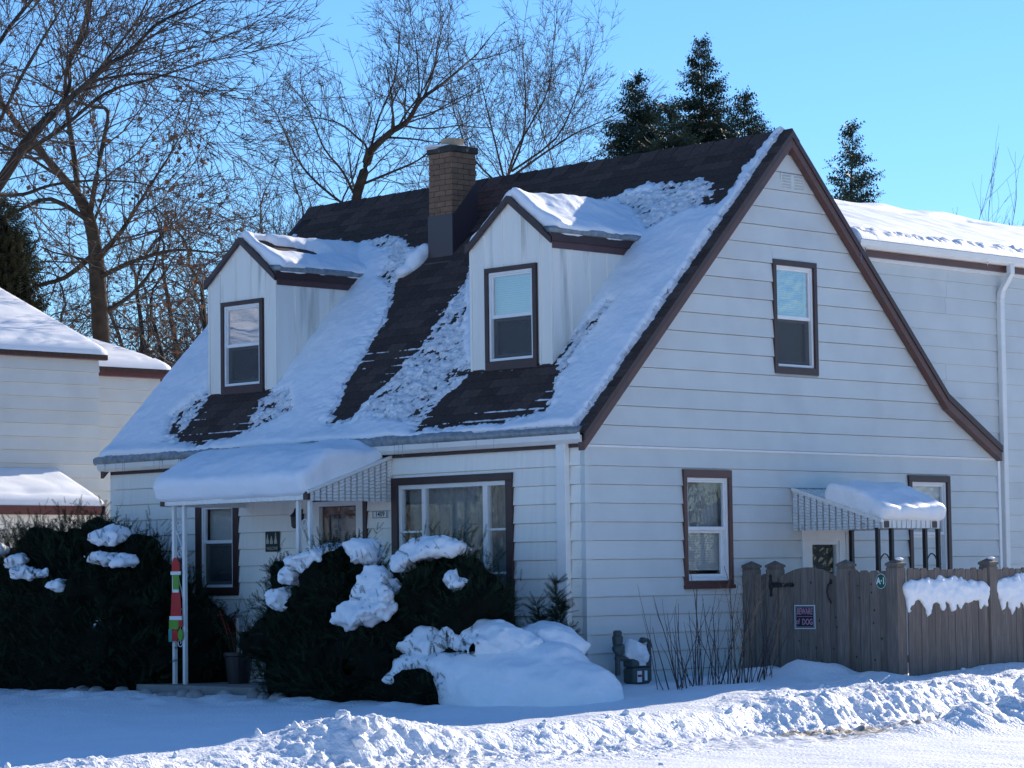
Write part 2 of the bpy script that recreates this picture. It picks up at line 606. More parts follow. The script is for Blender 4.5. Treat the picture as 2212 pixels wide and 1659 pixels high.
def ground_h(x, y):
    lawn = -0.23 - 0.03 * np.clip(-y - 1.5, 0, 5)
    side = -0.07 + 0.12 * sstep(2.2, 4.6, y)
    base = lawn + (side - lawn) * sstep(-1.6, 0.6, y)
    base = base + 0.045 * fbm(P2(x, y, 0.7), 3, 3) + 0.022 * fbm(P2(x, y, 2.6), 3, 4)
    # drifts by the gate, the fence and along the front planting
    dr = np.exp(-(((x - 1.3) / 1.3) ** 2 + ((y - 2.2) / 0.7) ** 2)) * np.clip(0.13 + 0.32 * fbm(P2(x, y, 1.7), 2, 9), -0.04, 0.35)
    dr2 = np.exp(-(((x + 4.5) / 4.5) ** 2 + ((y + 2.1) / 0.45) ** 2)) * np.clip(0.03 + 0.16 * fbm(P2(x, y, 2.4), 2, 19), -0.02, 0.3)
    dr3 = np.exp(-(((x - 2.75) / 0.5) ** 2)) * sstep(2.4, 3.4, y) * (0.10 + 0.08 * fbm(P2(x, y, 1.9), 2, 23))
    base = base + dr + dr2 + dr3
    street = -0.44 + 0.030 * fbm(P2(x, y, 0.8), 3, 5) + 0.012 * fbm(P2(x * 1.2, y * 3, 1.6), 3, 6)
    t = sstep(2.9, 3.8, x + 0.12 * fbm(P2(x, y, 1.3), 2, 8))
    h = base * (1 - t) + street * t
    cz = np.interp(y, crest_y, crest_z)
    xc = 3.0 + 0.22 * fbm(P2(x * 0, y, 0.55), 2, 12)
    dx = x - xc
    prof = np.exp(-np.where(dx < 0, (dx / 0.70) ** 2, (np.abs(dx) / 0.50) ** 4.5))
    h = h + (cz - base) * prof * (1 - 0.0 * t) + (base - street) * t * prof
    near = np.exp(-((x - 3.25) / 0.85) ** 2) * sstep(-15, -11, y)
    lump = fbm(P2(x, y, 1.5), 3, 21, 0.5, True) - 0.5
    fine = fbm(P2(x, y, 7.5), 4, 31, 0.6, True) - 0.6
    # churned where it was thrown (the pile, the street end), slab-like between
    rough = 0.04 + 0.75 * np.exp(-((y + 6.2) / 1.1) ** 2) + 0.60 * sstep(-1.8, -0.2, y) + 0.35 * sstep(-7.2, -8.5, y)
    rough = rough * (0.7 + 0.6 * sstep(-0.2, 0.3, fbm(P2(x, y, 0.8), 2, 41)))
    toe = np.exp(-((x - 3.7) / 0.45) ** 2)
    big = fbm(P2(x, y, 0.75), 2, 83)
    crumb = fbm(P2(x, y, 15.0), 2, 87, 0.5, True) - 0.45
    h = h + near * (0.07 * big + 0.075 * lump * (0.3 + 0.7 * rough) + 0.045 * fine * np.clip(rough + 0.35 * toe, 0, 1.2) + 0.016 * crumb * np.clip(rough + 0.5 * toe, 0, 1.3))
    # plough crumbs on the walk and a low ridge at its outer edge
    slush = np.exp(-((x - 4.1) / 0.75) ** 2) * sstep(-12, -8, y)
    h = h + 0.05 * slush * np.clip(fbm(P2(x, y, 5.0), 3, 51), -0.1, 1) + 0.03 * slush * fine
    r2 = np.exp(-((x - 5.0 - 0.1 * np.sin(y * 1.3)) / 0.28) ** 2) * sstep(-2.2, 0.0, y)
    h = h + r2 * (0.13 + 0.10 * fbm(P2(x, y, 1.7), 3, 61))
    for px_, py_, hh_, ww_ in ((5.15, 0.9, 0.26, 0.42), (5.5, 1.7, 0.22, 0.5), (4.95, 0.1, 0.14, 0.35)):  # snow lumps added so that they cast a shadow patch on the street
        h = h + hh_ * np.exp(-(((x - px_) / ww_) ** 2 + ((y - py_) / (ww_ * 1.3)) ** 2)) * (0.75 + 0.5 * fine)
    far = np.maximum(np.abs(x), np.abs(y))
    return h * (1 - sstep(20, 40, far)) + -0.35 * sstep(20, 40, far)


gx = axis([(-16, -10, 0.5), (-10, 1.8, 0.12), (1.8, 4.9, 0.028), (4.9, 9.5, 0.08), (9.5, 16, 0.5)], 900)
gy = axis([(-16, -11.5, 0.3), (-11.5, 7.5, 0.034), (7.5, 16, 0.5)], 900)
GX, GY = np.meshgrid(gx, gy, indexing='ij')
GZ = ground_h(GX, GY)
n0, n1 = GX.shape
V = np.stack([GX, GY, GZ], -1).reshape(-1, 3)
ii = np.arange(n0 * n1).reshape(n0, n1)
F = np.stack([ii[:-1, :-1], ii[1:, :-1], ii[1:, 1:], ii[:-1, 1:]], -1).reshape(-1, 4)
ground = mesh_obj('snowy_ground', V, F, m_snowg, smooth=True)
ground.data.materials.append(m_slush)
cx = V[F[:, 0], 0]
cy = V[F[:, 0], 1]
wv = 0.25 * fbm(P2(cx, cy, 1.2), 2, 77)
mi = ((cx > 3.65 + wv) & (cx < 4.75 + wv) & (cy > -3.0 + 4 * wv) & (cy < 12)).astype(np.int32)
ground.data.polygons.foreach_set('material_index', mi)
tag(ground, kind='structure')

# loose crumbs of ploughed snow
rs = np.random.RandomState(5)
bmi = bmesh.new()
bmesh.ops.create_icosphere(bmi, subdivisions=2, radius=1.0)
icoV = np.array([v.co[:] for v in bmi.verts])
icoF = np.array([[v.index for v in f.verts] for f in bmi.faces])
bmi.free()
CV, CF = [], []
nch = 1100
for i in range(nch):
    y = rs.uniform(-11, 7)
    if -4.8 < y < -1.6 and rs.rand() < 0.6:
        continue
    x = 3.75 + rs.normal() * 0.45
    r = 0.007 + 0.028 * rs.rand() ** 3
    if y > -0.8 and rs.rand() < 0.6:
        x = 3.2 + rs.normal() * 0.4
    if 0.0 < (y + 6.9) < 1.7 and rs.rand() < 0.7:
        r *= 1.6
        x = 3.1 + rs.normal() * 0.4
    z = float(ground_h(np.array([x]), np.array([y]))[0])
    c = np.array([x, y, z + r * 0.1])
    p = icoV * r * rs.uniform(0.65, 1.3, 3)
    p = p * (1 + 0.8 * pn(icoV * 1.5 + i * 3.1)[:, None] + 0.35 * pn(icoV * 3.5 + i)[:, None])
    CF.append(icoF + len(CV) * len(icoV))
    CV.append(p + c)
crumbs = mesh_obj('snow_crumbs', np.concatenate(CV), np.concatenate(CF), m_snowg, smooth=True)
tag(crumbs, 'loose crumbs of ploughed snow along the sunlit snow bank', 'snow', kind='stuff')

# ================================================================== HOUSE
WL = -8.48                      # left gable wall
RK = 1.015                      # roof slope
house = thing('house', (-4.3, 3.8, -0.2), 'white clapboard house with steep brown roof, brick chimney and two dormers', 'house')


def roof_z(y):
    return 2.63 + RK * (y + 0.125)


outl = [(-0.125, 2.63), (3.47, 6.28), (6.41, 3.287), (7.52, 2.665)]


def y_lo(z):
    return (z + 0.10 - 2.63) / RK - 0.125


def y_hi(z):
    zz = z + 0.10
    return min(7.59, 3.47 + (6.28 - zz) / 1.018 if zz > 3.287 else 6.41 + (3.287 - zz) / 0.56)


def board_piece(T, poly, parent, mat, name='siding_board', lip=0.022):
    """poly: 4 corners (a,b): bottom left, bottom right, top right, top left; lapped board, proud at its lower edge"""
    z0 = poly[0][1]
    z1 = poly[2][1]
    q0 = [(a, b, -0.010) for a, b in poly]
    q1 = [(a, b, lip if abs(b - z0) < 1e-6 else 0.003) for a, b in poly]
    return MB(T).hexa(q0, q1).build(name, mat, parent)


def clad(T, parent, mat, lines, lo, hi, openings, lip=0.022, joints=None):
    for k in range(len(lines) - 1):
        z0, z1 = lines[k] + 0.0035, lines[k + 1] - 0.0035
        ops = sorted([o for o in openings if o[2] < z1 - 0.004 and o[3] > z0 + 0.004])
        cur0, cur1 = lo(z0), lo(z1)
        rows = []
        for o in ops:
            rows.append((cur0, cur1, o[0], o[0]))
            if o[3] < z1 - 0.004:
                board_piece(T, [(o[0], o[3]), (o[1], o[3]), (o[1], z1), (o[0], z1)], parent, mat, lip=lip)
            if o[2] > z0 + 0.004:
                board_piece(T, [(o[0], z0), (o[1], z0), (o[1], o[2]), (o[0], o[2])], parent, mat, lip=lip)
            cur0 = cur1 = o[1]
        rows.append((cur0, cur1, hi(z0), hi(z1)))
        for a, b, c, d in rows:
            if joints:
                js = [j for j in joints(k) if max(a, b) + 0.3 < j < min(c, d) - 0.3]
                pa, pb = a, b
                for j in js:
                    board_piece(T, [(pa, z0), (j - 0.002, z0), (j - 0.002, z1), (pb, z1)], parent, mat, lip=lip)
                    pa = pb = j + 0.002
                board_piece(T, [(pa, z0), (c, z0), (d, z1), (pb, z1)], parent, mat, lip=lip)
            elif c - a > 0.01:
                board_piece(T, [(a, z0), (c, z0), (d, z1), (b, z1)], parent, mat, lip=lip)


def sheath(T, parent, name, zs, lo, hi, openings, d0=-0.11, d1=-0.014, mat=None):
    lv = sorted(set(zs + [o[2] for o in openings] + [o[3] for o in openings]))
    mb = MB(T)
    for z0, z1 in zip(lv[:-1], lv[1:]):
        ops = sorted([o for o in openings if o[2] < z1 - 1e-4 and o[3] > z0 + 1e-4])
        c0, c1 = lo(z0), lo(z1)
        for o in ops + [None]:
            e0, e1 = (o[0], o[0]) if o else (hi(z0), hi(z1))
            if e0 - c0 > 0.002 or e1 - c1 > 0.002:
                mb.hexa([(c0, z0, d0), (e0, z0, d0), (e1, z1, d0), (c1, z1, d0)], [(c0, z0, d1), (e0, z0, d1), (e1, z1, d1), (c1, z1, d1)])
            if o:
                c0 = c1 = o[1]
    return mb.build(name, mat or m_white, parent)


def frame(mb, a0, a1, b0, b1, w0, d0, d1, wt=None, wb=None):
    wt = w0 if wt is None else wt
    wb = w0 if wb is None else wb
    mb.box(a0, a1, b1 - wt, b1, d0, d1)
    mb.box(a0, a1, b0, b0 + wb, d0, d1)
    mb.box(a0, a0 + w0, b0 + wb, b1 - wt, d0, d1)
    mb.box(a1 - w0, a1, b0 + wb, b1 - wt, d0, d1)
    return mb


def blind_mesh(T, a0, a1, b0, b1, d, name, mat, parent, pitch=0.026):
    n = max(2, int((b1 - b0) / pitch))
    V, Fs = [], []
    for i in range(n):
        z = b0 + (b1 - b0) * i / n
        z2 = z + (b1 - b0) / n * 0.97
        V += [T(a0, z, d + 0.007), T(a1, z, d + 0.007), T(a1, z2, d - 0.007), T(a0, z2, d - 0.007)]
        Fs.append((4 * i, 4 * i + 1, 4 * i + 2, 4 * i + 3))
    return mesh_obj(name, V, Fs, mat, parent)


def hung_window(T, parent, a0, a1, z0, z1, tw, tt, tb, glass, trim=m_brown, blind=1.0, screen=True, flat=None, mid=None, name='window', tout=0.04, sill=0.0):
    """double-hung window; the trim is the part, everything else hangs under it (or under flat)"""
    tr = frame(MB(T), a0, a1, z0, z1, tw, -0.03, tout, tt, tb)
    if sill:
        tr.box(a0 - 0.01, a1 + 0.01, z0 - 0.005, z0 + 0.04, -0.01, tout + sill)
    tr = tr.build(name, trim, parent, bevel=0.004)
    p = flat or tr
    i0, i1, j0, j1 = a0 + tw, a1 - tw, z0 + tb, z1 - tt
    frame(MB(T), i0, i1, j0, j1, 0.032, -0.06, 0.012).build('window_frame', m_white, p, bevel=0.003)
    i0, i1, j0, j1 = i0 + 0.032, i1 - 0.032, j0 + 0.032, j1 - 0.032
    m = mid if mid else (j0 + j1) / 2
    frame(MB(T), i0, i1, m - 0.02, j1, 0.022, -0.045, -0.006, 0.02, 0.042).build('upper_sash', m_white, p, bevel=0.002)
    MB(T).box(i0 + 0.02, i1 - 0.02, m + 0.02, j1 - 0.018, -0.026, -0.022).build('pane', glass, p)
    frame(MB(T), i0, i1, j0, m - 0.02, 0.035, -0.075, -0.048, 0.03, 0.045).build('lower_sash', m_white, p, bevel=0.002)
    MB(T).box(i0 + 0.033, i1 - 0.033, j0 + 0.043, m - 0.048, -0.066, -0.062).build('pane', g_clear, p)
    n_ = int((i1 - i0) / 0.05) * 2
    V, Fs = [], []
    for q in range(n_ + 1):
        a_ = i0 - 0.02 + (i1 - i0 + 0.04) * q / n_
        V += [T(a_, m, -0.13 + 0.008 * (q % 2)), T(a_, j1 + 0.02, -0.13 + 0.008 * (q % 2))]
    mesh_obj('curtain', V, [(2 * q, 2 * q + 2, 2 * q + 3, 2 * q + 1) for q in range(n_)], m_curt, p)
    if screen:
        MB(T).box(i0 + 0.004, i1 - 0.004, j0 + 0.002, m - 0.022, -0.030, -0.0285).build('insect_screen', m_scr, p)
    b0_, b1_ = blind if isinstance(blind, tuple) else (1 - blind, 1.0)
    blind_mesh(T, i0 - 0.01, i1 + 0.01, j0 + (j1 - j0) * b0_, j0 + (j1 - j0) * b1_, -0.105, 'blind', m_blind, p)
    MB(T).box(i0 - 0.2, i1 + 0.2, j0 - 0.2, j1 + 0.2, -0.42, -0.40).build('dark_room', m_dark, p)
    return tr


# insect screen: half see-through mesh
m_scr = bpy.data.materials.new('window_screen')
m_scr.use_nodes = True
_t = m_scr.node_tree
_b = _t.nodes['Principled BSDF']
_b.inputs['Base Color'].default_value = (0.06, 0.065, 0.07, 1)
_b.inputs['Roughness'].default_value = 0.6
_b.inputs['Alpha'].default_value = 0.5

# ---- openings (a0, a1, z0, z1)
SW = [(1.558, 2.378, 0.928, 2.262), (5.68, 6.524, 0.94, 2.262)]
GW = (3.182, 3.985, 3.408, 4.748)
DR = (3.622, 4.490, -0.12, 1.985)
side_open = [(a + 0.01, b - 0.01, c + 0.01, d - 0.01) for a, b, c, d in SW + [GW, DR]]
BW = (-3.077, -1.088, 0.52, 2.242)
LWn = (-6.765, -5.912, 0.905, 2.13)
FD = (-4.590, -3.525, -0.12, 2.06)
front_open = [(a + 0.01, b - 0.01, c + 0.01, d - 0.01) for a, b, c, d in (BW, LWn, FD)]

side_wall = sheath(TS, house, 'side_wall', [-0.35, 2.5, 3.19, 4.0, 5.0, 6.15], lambda z: max(0.006, y_lo(z)), lambda z: y_hi(z), side_open)
front_wall = sheath(TF, house, 'front_wall', [-0.35, 2.52], lambda z: WL, lambda z: -0.004, front_open)
lines_low = [0.45 + 0.2032 * n for n in range(-4, 10)] + [2.497]
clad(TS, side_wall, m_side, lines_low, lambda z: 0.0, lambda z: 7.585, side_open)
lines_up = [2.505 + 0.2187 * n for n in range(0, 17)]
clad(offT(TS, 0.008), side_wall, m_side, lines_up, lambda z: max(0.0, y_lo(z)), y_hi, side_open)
MB(TS).box(0.0, 7.59, 2.480, 2.5035, 0.0, 0.03).build('drip_strip', m_white, side_wall)
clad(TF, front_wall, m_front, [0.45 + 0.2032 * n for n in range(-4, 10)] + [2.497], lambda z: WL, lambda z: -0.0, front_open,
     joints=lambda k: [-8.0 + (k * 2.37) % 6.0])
for k in range(len(lines_low) - 1):
    z0, z1 = lines_low[k], lines_low[k + 1] - 0.001
    mb = MB()
    mb.hexa([(-0.05, -0.026, z0), (0.026, -0.026, z0), (0.026, 0.05, z0), (-0.05, 0.05, z0)], [(-0.05, -0.008, z1), (0.008, -0.008, z1), (0.008, 0.05, z1), (-0.05, 0.05, z1)])
    mb.build('corner_cap', m_side, side_wall)
MB(TS).box(7.55, 7.60, -0.3, 2.5, -0.02, 0.03).build('corner_post', m_white, side_wall)
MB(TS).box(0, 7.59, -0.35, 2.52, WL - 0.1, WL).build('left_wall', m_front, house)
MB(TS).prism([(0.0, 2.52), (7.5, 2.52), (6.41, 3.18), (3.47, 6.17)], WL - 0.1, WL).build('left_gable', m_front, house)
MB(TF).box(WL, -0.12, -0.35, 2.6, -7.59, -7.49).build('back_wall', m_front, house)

# ---- windows and doors in the walls
hung_window(TS, house, *SW[0], 0.055, 0.09, 0.085, g_clear, trim=m_rake, blind=(0.08, 0.5), mid=1.60, sill=0.02, screen=False)
hung_window(TS, house, *SW[1], 0.065, 0.08, 0.08, g_clear, blind=(0.0, 0.5), mid=1.55, screen=False)
hung_window(TS, house, *GW, 0.06, 0.065, 0.085, g_wavy, blind=1.0, mid=4.075)
hung_window(TF, house, *LWn, 0.11, 0.10, 0.10, g_clear, blind=0.85, mid=1.57, tout=0.03)

bw = frame(MB(TF), *BW, 0.10, -0.03, 0.045, 0.085, 0.09).build('picture_window', m_brown, house, bevel=0.004)
i0, i1, j0, j1 = BW[0] + 0.10, BW[1] - 0.07, BW[2] + 0.09, BW[3] - 0.085
mb = frame(MB(TF), i0, i1, j0, j1, 0.05, -0.05, 0.015)
mb.box(-2.588, -2.526, j0, j1, -0.05, 0.012)
mb.box(-1.572, -1.497, j0, j1, -0.05, 0.02)
mb.build('window_frame', m_alu, bw, bevel=0.003)
for a0, a1 in ((i0 + 0.05, -2.588), (-2.526, -1.572), (-1.497, i1 - 0.05)):
    MB(TF).box(a0, a1, j0 + 0.05, j1 - 0.05, -0.022, -0.018).build('pane', g_front, bw)
for zz in (1.618, 1.132):
    MB(TF).box(-1.497, i1 - 0.05, zz - 0.012, zz + 0.012, -0.035, -0.008).build('muntin', m_alu, bw)
    MB(TF).box(i0 + 0.05, -2.588, zz - 0.012, zz + 0.012, -0.035, -0.008).build('muntin', m_alu, bw)
# pleated curtain
for a0, a1, nm in ((i0, -1.35, 'curtain'), (-1.33, i1, 'curtain')):
    n = int((a1 - a0) / 0.022)
    V, Fs = [], []
    for i in range(n + 1):
        a = a0 + (a1 - a0) * i / n
        d = -0.16 + 0.022 * math.sin(i * 1.25) + 0.01 * math.sin(i * 0.37)
        V += [TF(a, j0, d), TF(a, j1, d)]
    for i in range(n):
        Fs.append((2 * i, 2 * i + 2, 2 * i + 3, 2 * i + 1))
    mesh_obj(nm, V, Fs, m_curt, bw, smooth=True)
MB(TF).box(i0 - 0.2, i1 + 0.2, j0 - 0.2, j1 + 0.1, -0.62, -0.60).build('dark_room', m_dark, bw)

fd = frame(MB(TF), *FD, 0.065, -0.03, 0.035, 0.05, 0.02).build('front_door', m_brown, house, bevel=0.004)
frame(MB(TF), -4.525, -3.59, -0.10, 2.01, 0.135, -0.05, 0.02, 0.06, 0.10).build('storm_door_frame', m_alu, fd, bevel=0.003)
mb = frame(MB(TF), -4.39, -3.725, 0.0, 1.95, 0.10, -0.09, -0.055, 0.10, 0.25)
mb.box(-4.29, -3.825, 0.75, 0.88, -0.09, -0.055)
mb.box(-4.06, -3.98, 0.25, 0.75, -0.09, -0.055).box(-4.29, -3.825, 0.25, 0.75, -0.10, -0.075)
mb.build('door_leaf', m_door, fd, bevel=0.004)
MB(TF).box(-4.29, -3.825, 0.88, 1.85, -0.078, -0.074).build('door_glass', g_front, fd)
MB(TF).box(-4.39, -3.725, 0.0, 1.95, -0.032, -0.028).build('storm_door_glass', g_front, fd)
MB(TF).box(-4.5, -3.6, -0.1, 2.0, -0.40, -0.38).build('dark_hall', m_door, fd)

sdr = frame(MB(TS), 3.622, 4.490, -0.12, 1.60, 0.05, -0.03, 0.03, 0.04, 0.02).build('side_door', m_white, house, bevel=0.004)
frame(MB(TS), 3.672, 4.44, -0.10, 1.56, 0.115, -0.04, 0.018, 0.10, 0.10).build('door_frame', m_white, sdr, bevel=0.003)
frame(MB(TS), 3.787, 4.325, 0.0, 1.46, 0.045, -0.05, 0.004, 0.045, 0.30).build('storm_door', m_white, sdr, bevel=0.003)
MB(TS).box(3.832, 4.28, 0.30, 1.415, -0.03, -0.026).build('door_glass', g_dull, sdr)
MB(TS).box(3.832, 4.28, 0.30, 1.415, -0.06, -0.055).build('door_shade', m_signd, sdr)
MB(TS).box(3.622, 4.490, 1.60, 1.985, -0.03, 0.012).build('door_header', m_side, sdr)

# ---- gable vent: two columns of louvre slits
vt = MB(TS).box(3.37, 3.80, 5.575, 5.775, 0.012, 0.024).build('gable_vent', m_side, house, bevel=0.003)
for c0, c1 in ((3.40, 3.545), (3.615, 3.77)):
    for i in range(5):
        z = 5.60 + i * 0.034
        MB(TS).hexa([(c0, z, 0.02), (c1, z, 0.02), (c1, z + 0.022, 0.02), (c0, z + 0.022, 0.02)], [(c0, z, 0.040), (c1, z, 0.040), (c1, z + 0.022, 0.026), (c0, z + 0.022, 0.026)]).build('louvre', m_side, vt)

# ---- roof deck, rakes, fascia, gutters
X0, X1 = WL - 0.13, 0.11
mb = MB(TS)
for (ya, za), (yb, zb) in zip(outl[:-1], outl[1:]):
    mb.hexa([(ya, za - 0.10, X0), (yb, zb - 0.10, X0), (yb, zb - 0.012, X0), (ya, za - 0.012, X0)], [(ya, za - 0.10, X1), (yb, zb - 0.10, X1), (yb, zb - 0.012, X1), (ya, za - 0.012, X1)])
roof = mb.build('roof', m_deck, house)
for xa, xb, nm in ((0.03, 0.125, 'rake_board'), (X0 - 0.012, X0 + 0.06, 'rake_board')):
    mb = MB(TS)
    for (ya, za), (yb, zb) in zip(outl[:-1], outl[1:]):
        mb.hexa([(ya, za - 0.20, xa), (yb, zb - 0.20, xa), (yb, zb - 0.085, xa), (ya, za - 0.085, xa)], [(ya, za - 0.20, xb), (yb, zb - 0.20, xb), (yb, zb - 0.085, xb), (ya, za - 0.085, xb)])
    mb.build(nm, m_rake, house, bevel=0.004)
    mb = MB(TS)
    xo = xb + 0.014 if xa > 0 else xa - 0.014
    for (ya, za), (yb, zb) in zip(outl[:-1], outl[1:]):
        mb.hexa([(ya, za - 0.088, min(xa, xo)), (yb, zb - 0.088, min(xa, xo)), (yb, zb - 0.004, min(xa, xo)), (ya, za - 0.004, min(xa, xo))], [(ya, za - 0.088, max(xb, xo)), (yb, zb - 0.088, max(xb, xo)), (yb, zb - 0.004, max(xb, xo)), (ya, za - 0.004, max(xb, xo))])
    mb.build('drip_edge', m_brown, house)
MB(TF).box(WL - 0.05, 0.02, 2.475, 2.60, 0.0, 0.035).build('fascia', m_brown, house)
gprof = [(-0.04, 2.515), (-0.115, 2.515), (-0.16, 2.555), (-0.172, 2.615), (-0.172, 2.628), (-0.155, 2.628), (-0.15, 2.60), (-0.05, 2.60), (-0.04, 2.628)]
MB(TS).prism(gprof, WL - 0.17, 0.085).build('gutter', m_alu, house, bevel=0.003)
# front downspout with outlet elbow at the foot
ds = MB()
ds.box(-0.345, -0.205, -0.095, -0.02, 0.02, 2.52)
ds.build('downspout', m_alu, house, bevel=0.006)
MB().hexa([(-0.335, -0.09, 0.02), (-0.215, -0.09, 0.02), (-0.215, -0.025, 0.02), (-0.335, -0.025, 0.02)], [(-0.29, -0.30, 0.05), (-0.12, -0.27, 0.05), (-0.12, -0.25, 0.14), (-0.29, -0.25, 0.14)]).build('downspout_foot', m_alu, house)

# ---- shingles
shp = MB(lambda a, b, d: (a, b, d)).hexa([(0, 0, 0.0), (0.300, 0, 0.0), (0.300, 0.19, -0.004), (0, 0.19, -0.004)], [(0, 0, 0.011), (0.300, 0, 0.011), (0.300, 0.19, 0.003), (0, 0.19, 0.003)])
sh0 = shp.build('shingle', m_shing)
cs, sn = 1 / math.sqrt(1 + RK * RK), RK / math.sqrt(1 + RK * RK)


def roof_mat(x, s, lift=0.0):
    y = -0.125 + s * cs
    z = 2.63 + s * sn
    return Matrix(((1, 0, 0, x), (0, cs, -sn, y - sn * lift), (0, sn, cs, z + cs * lift), (0, 0, 0, 1)))


BARE = [
    [(-8.9, 5.4), (-0.10, 5.4), (-.19, 4.8), (-.21, 4.34), (-.21, 3.92), (-.33, 3.88), (-.63, 4.2), (-.88, 4.37), (-1.75, 4.45), (-2.16, 4.26), (-2.79, 4.26), (-3.55, 4.08), (-4.0, 3.51), (-3.83, 2.98), (-3.76, 2.28), (-3.75, 1.61), (-3.86, 1.21), (-3.97, .82), (-4.01, .44), (-4.39, .41), (-4.65, 1.04), (-4.76, 1.72), (-4.87, 2.41), (-5.22, 2.98), (-5.27, 3.39), (-5.17, 3.78), (-5.53, 3.85), (-6.28, 4.13), (-6.72, 4.1), (-7.58, 4.23), (-8.33, 4.42), (-8.9, 4.5)],
    [(-2.5, 1.3), (-1.86, 1.3), (-1.17, 1.3), (-1.1, 1.66), (-.94, 1.6), (-.89, 1.02), (-.74, .55), (-.72, .39), (-1.2, .25), (-1.91, .19), (-2.64, .24), (-2.74, .48), (-2.65, .79), (-2.5, 1.01)],
    [(-7.42, 1.3), (-6.14, 1.3), (-5.99, .73), (-5.96, .48), (-6.15, .28), (-6.64, .21), (-7.25, .25), (-7.37, .49), (-7.29, .83)]]
THIN = [
    [(-3.83, 2.98), (-2.48, 1.17), (-2.65, .79), (-2.64, .24), (-3.89, .39), (-3.97, .82), (-3.75, 1.61), (-3.76, 2.28)],
    [(-2.33, 4.27), (-.76, 4.37), (-.3, 3.89), (-.85, 3.61), (-1.11, 3.44), (-2.06, 4.1)],
    [(-7.62, 1.2), (-7.33, 1.09), (-7.25, .25), (-7.52, .29), (-7.83, .78)],
    [(-6.62, 4.09), (-5.95, 4.18), (-5.28, 3.53), (-5.22, 2.98), (-5.67, 3.22), (-5.86, 3.7)],
    [(-1.17, 1.16), (-.97, 2.27), (-.72, 2.16), (-.87, 1.48), (-.83, 1.09), (-.69, .51), (-.73, .4), (-.97, 1.03)],
    [(-6.26, 1.05), (-5.67, 1.21), (-5.23, .67), (-5.69, .38), (-6.0, .31)]]


def sd_poly(x, y, poly):
    P = np.array(poly, float)
    d = np.full(x.shape, 1e9)
    ins = np.zeros(x.shape, bool)
    for i in range(len(P)):
        a, b = P[i], P[i - 1]
        ex, ey = b - a
        wx, wy = x - a[0], y - a[1]
        t = np.clip((wx * ex + wy * ey) / (ex * ex + ey * ey), 0, 1)
        d = np.minimum(d, (wx - t * ex) ** 2 + (wy - t * ey) ** 2)
        c = ((a[1] > y) != (b[1] > y)) & (x < (b[0] - a[0]) * (y - a[1]) / (b[1] - a[1] + 1e-12) + a[0])
        ins ^= c
    return np.where(ins, -1, 1) * np.sqrt(d)


def in_dormer(x, s):
    y = -0.125 + s * cs
    for c in (-6.708, -1.812):
        if abs(x - c) < 0.60 and 0.85 < y < 2.0:
            return True
    return -5.0 < x < -4.5 and 2.45 < y < 2.75


rs = np.random.RandomState(3)
cand = []
ncourse = int(5.06 / 0.142)
for i in range(ncourse):
    s = 0.005 + i * 0.142
    off = (i * 0.1017 + 0.03 * rs.rand()) % 0.304
    for j in range(-1, 31):
        x = -8.66 + off + j * 0.304
        if x < -8.60 or x > 0.10:
            continue
        xx = np.array([x + 0.15, x, x + 0.3, x + 0.15])
        ss = np.array([s + 0.07, s, s + 0.14, s + 0.14])
        dmin = min(sd_poly(xx, ss, p).min() for p in BARE + THIN)
        if x > -0.35:
            dmin = -1
        if dmin > 0.14 or in_dormer(x + 0.15, s + 0.07):
            continue
        cand.append((dmin, x, s))
cand.sort()
SV = np.array([v.co[:] for v in sh0.data.vertices])
SF = [tuple(p.vertices) for p in sh0.data.polygons]
restV, restF = [], []
for n, (dm, x, s) in enumerate(cand):
    M = roof_mat(x, s, 0.002 + 0.002 * rs.rand())
    if x + 0.30 > 0.135:
        M = M @ Matrix.Diagonal(((0.135 - x) / 0.30, 1, 1, 1))
    if n < 300:
        copy_obj(sh0, M, roof)
    else:
        A = np.array(M)
        v = SV @ A[:3, :3].T + A[:3, 3]
        k = len(restV) * 8
        restV.append(v)
        restF += [tuple(i + k for i in f) for f in SF]
if restV:
    tag(mesh_obj('shingle_courses', np.concatenate(restV), restF, m_shing, roof), kind='stuff')
bpy.data.objects.remove(sh0)
# ridge cap shingles
for k in range(29):
    x = -8.62 + k * 0.302
    MB(TS).hexa([(3.33, 6.28 - 0.14 + 0.008, x), (3.47, 6.292, x), (3.61, 6.28 - 0.14 + 0.008, x), (3.47, 6.27, x)],
                [(3.33, 6.28 - 0.14 + 0.016, x + 0.296), (3.47, 6.302, x + 0.296), (3.61, 6.28 - 0.14 + 0.016, x + 0.296), (3.47, 6.27, x + 0.296)]).build('ridge_cap', m_shing, roof)

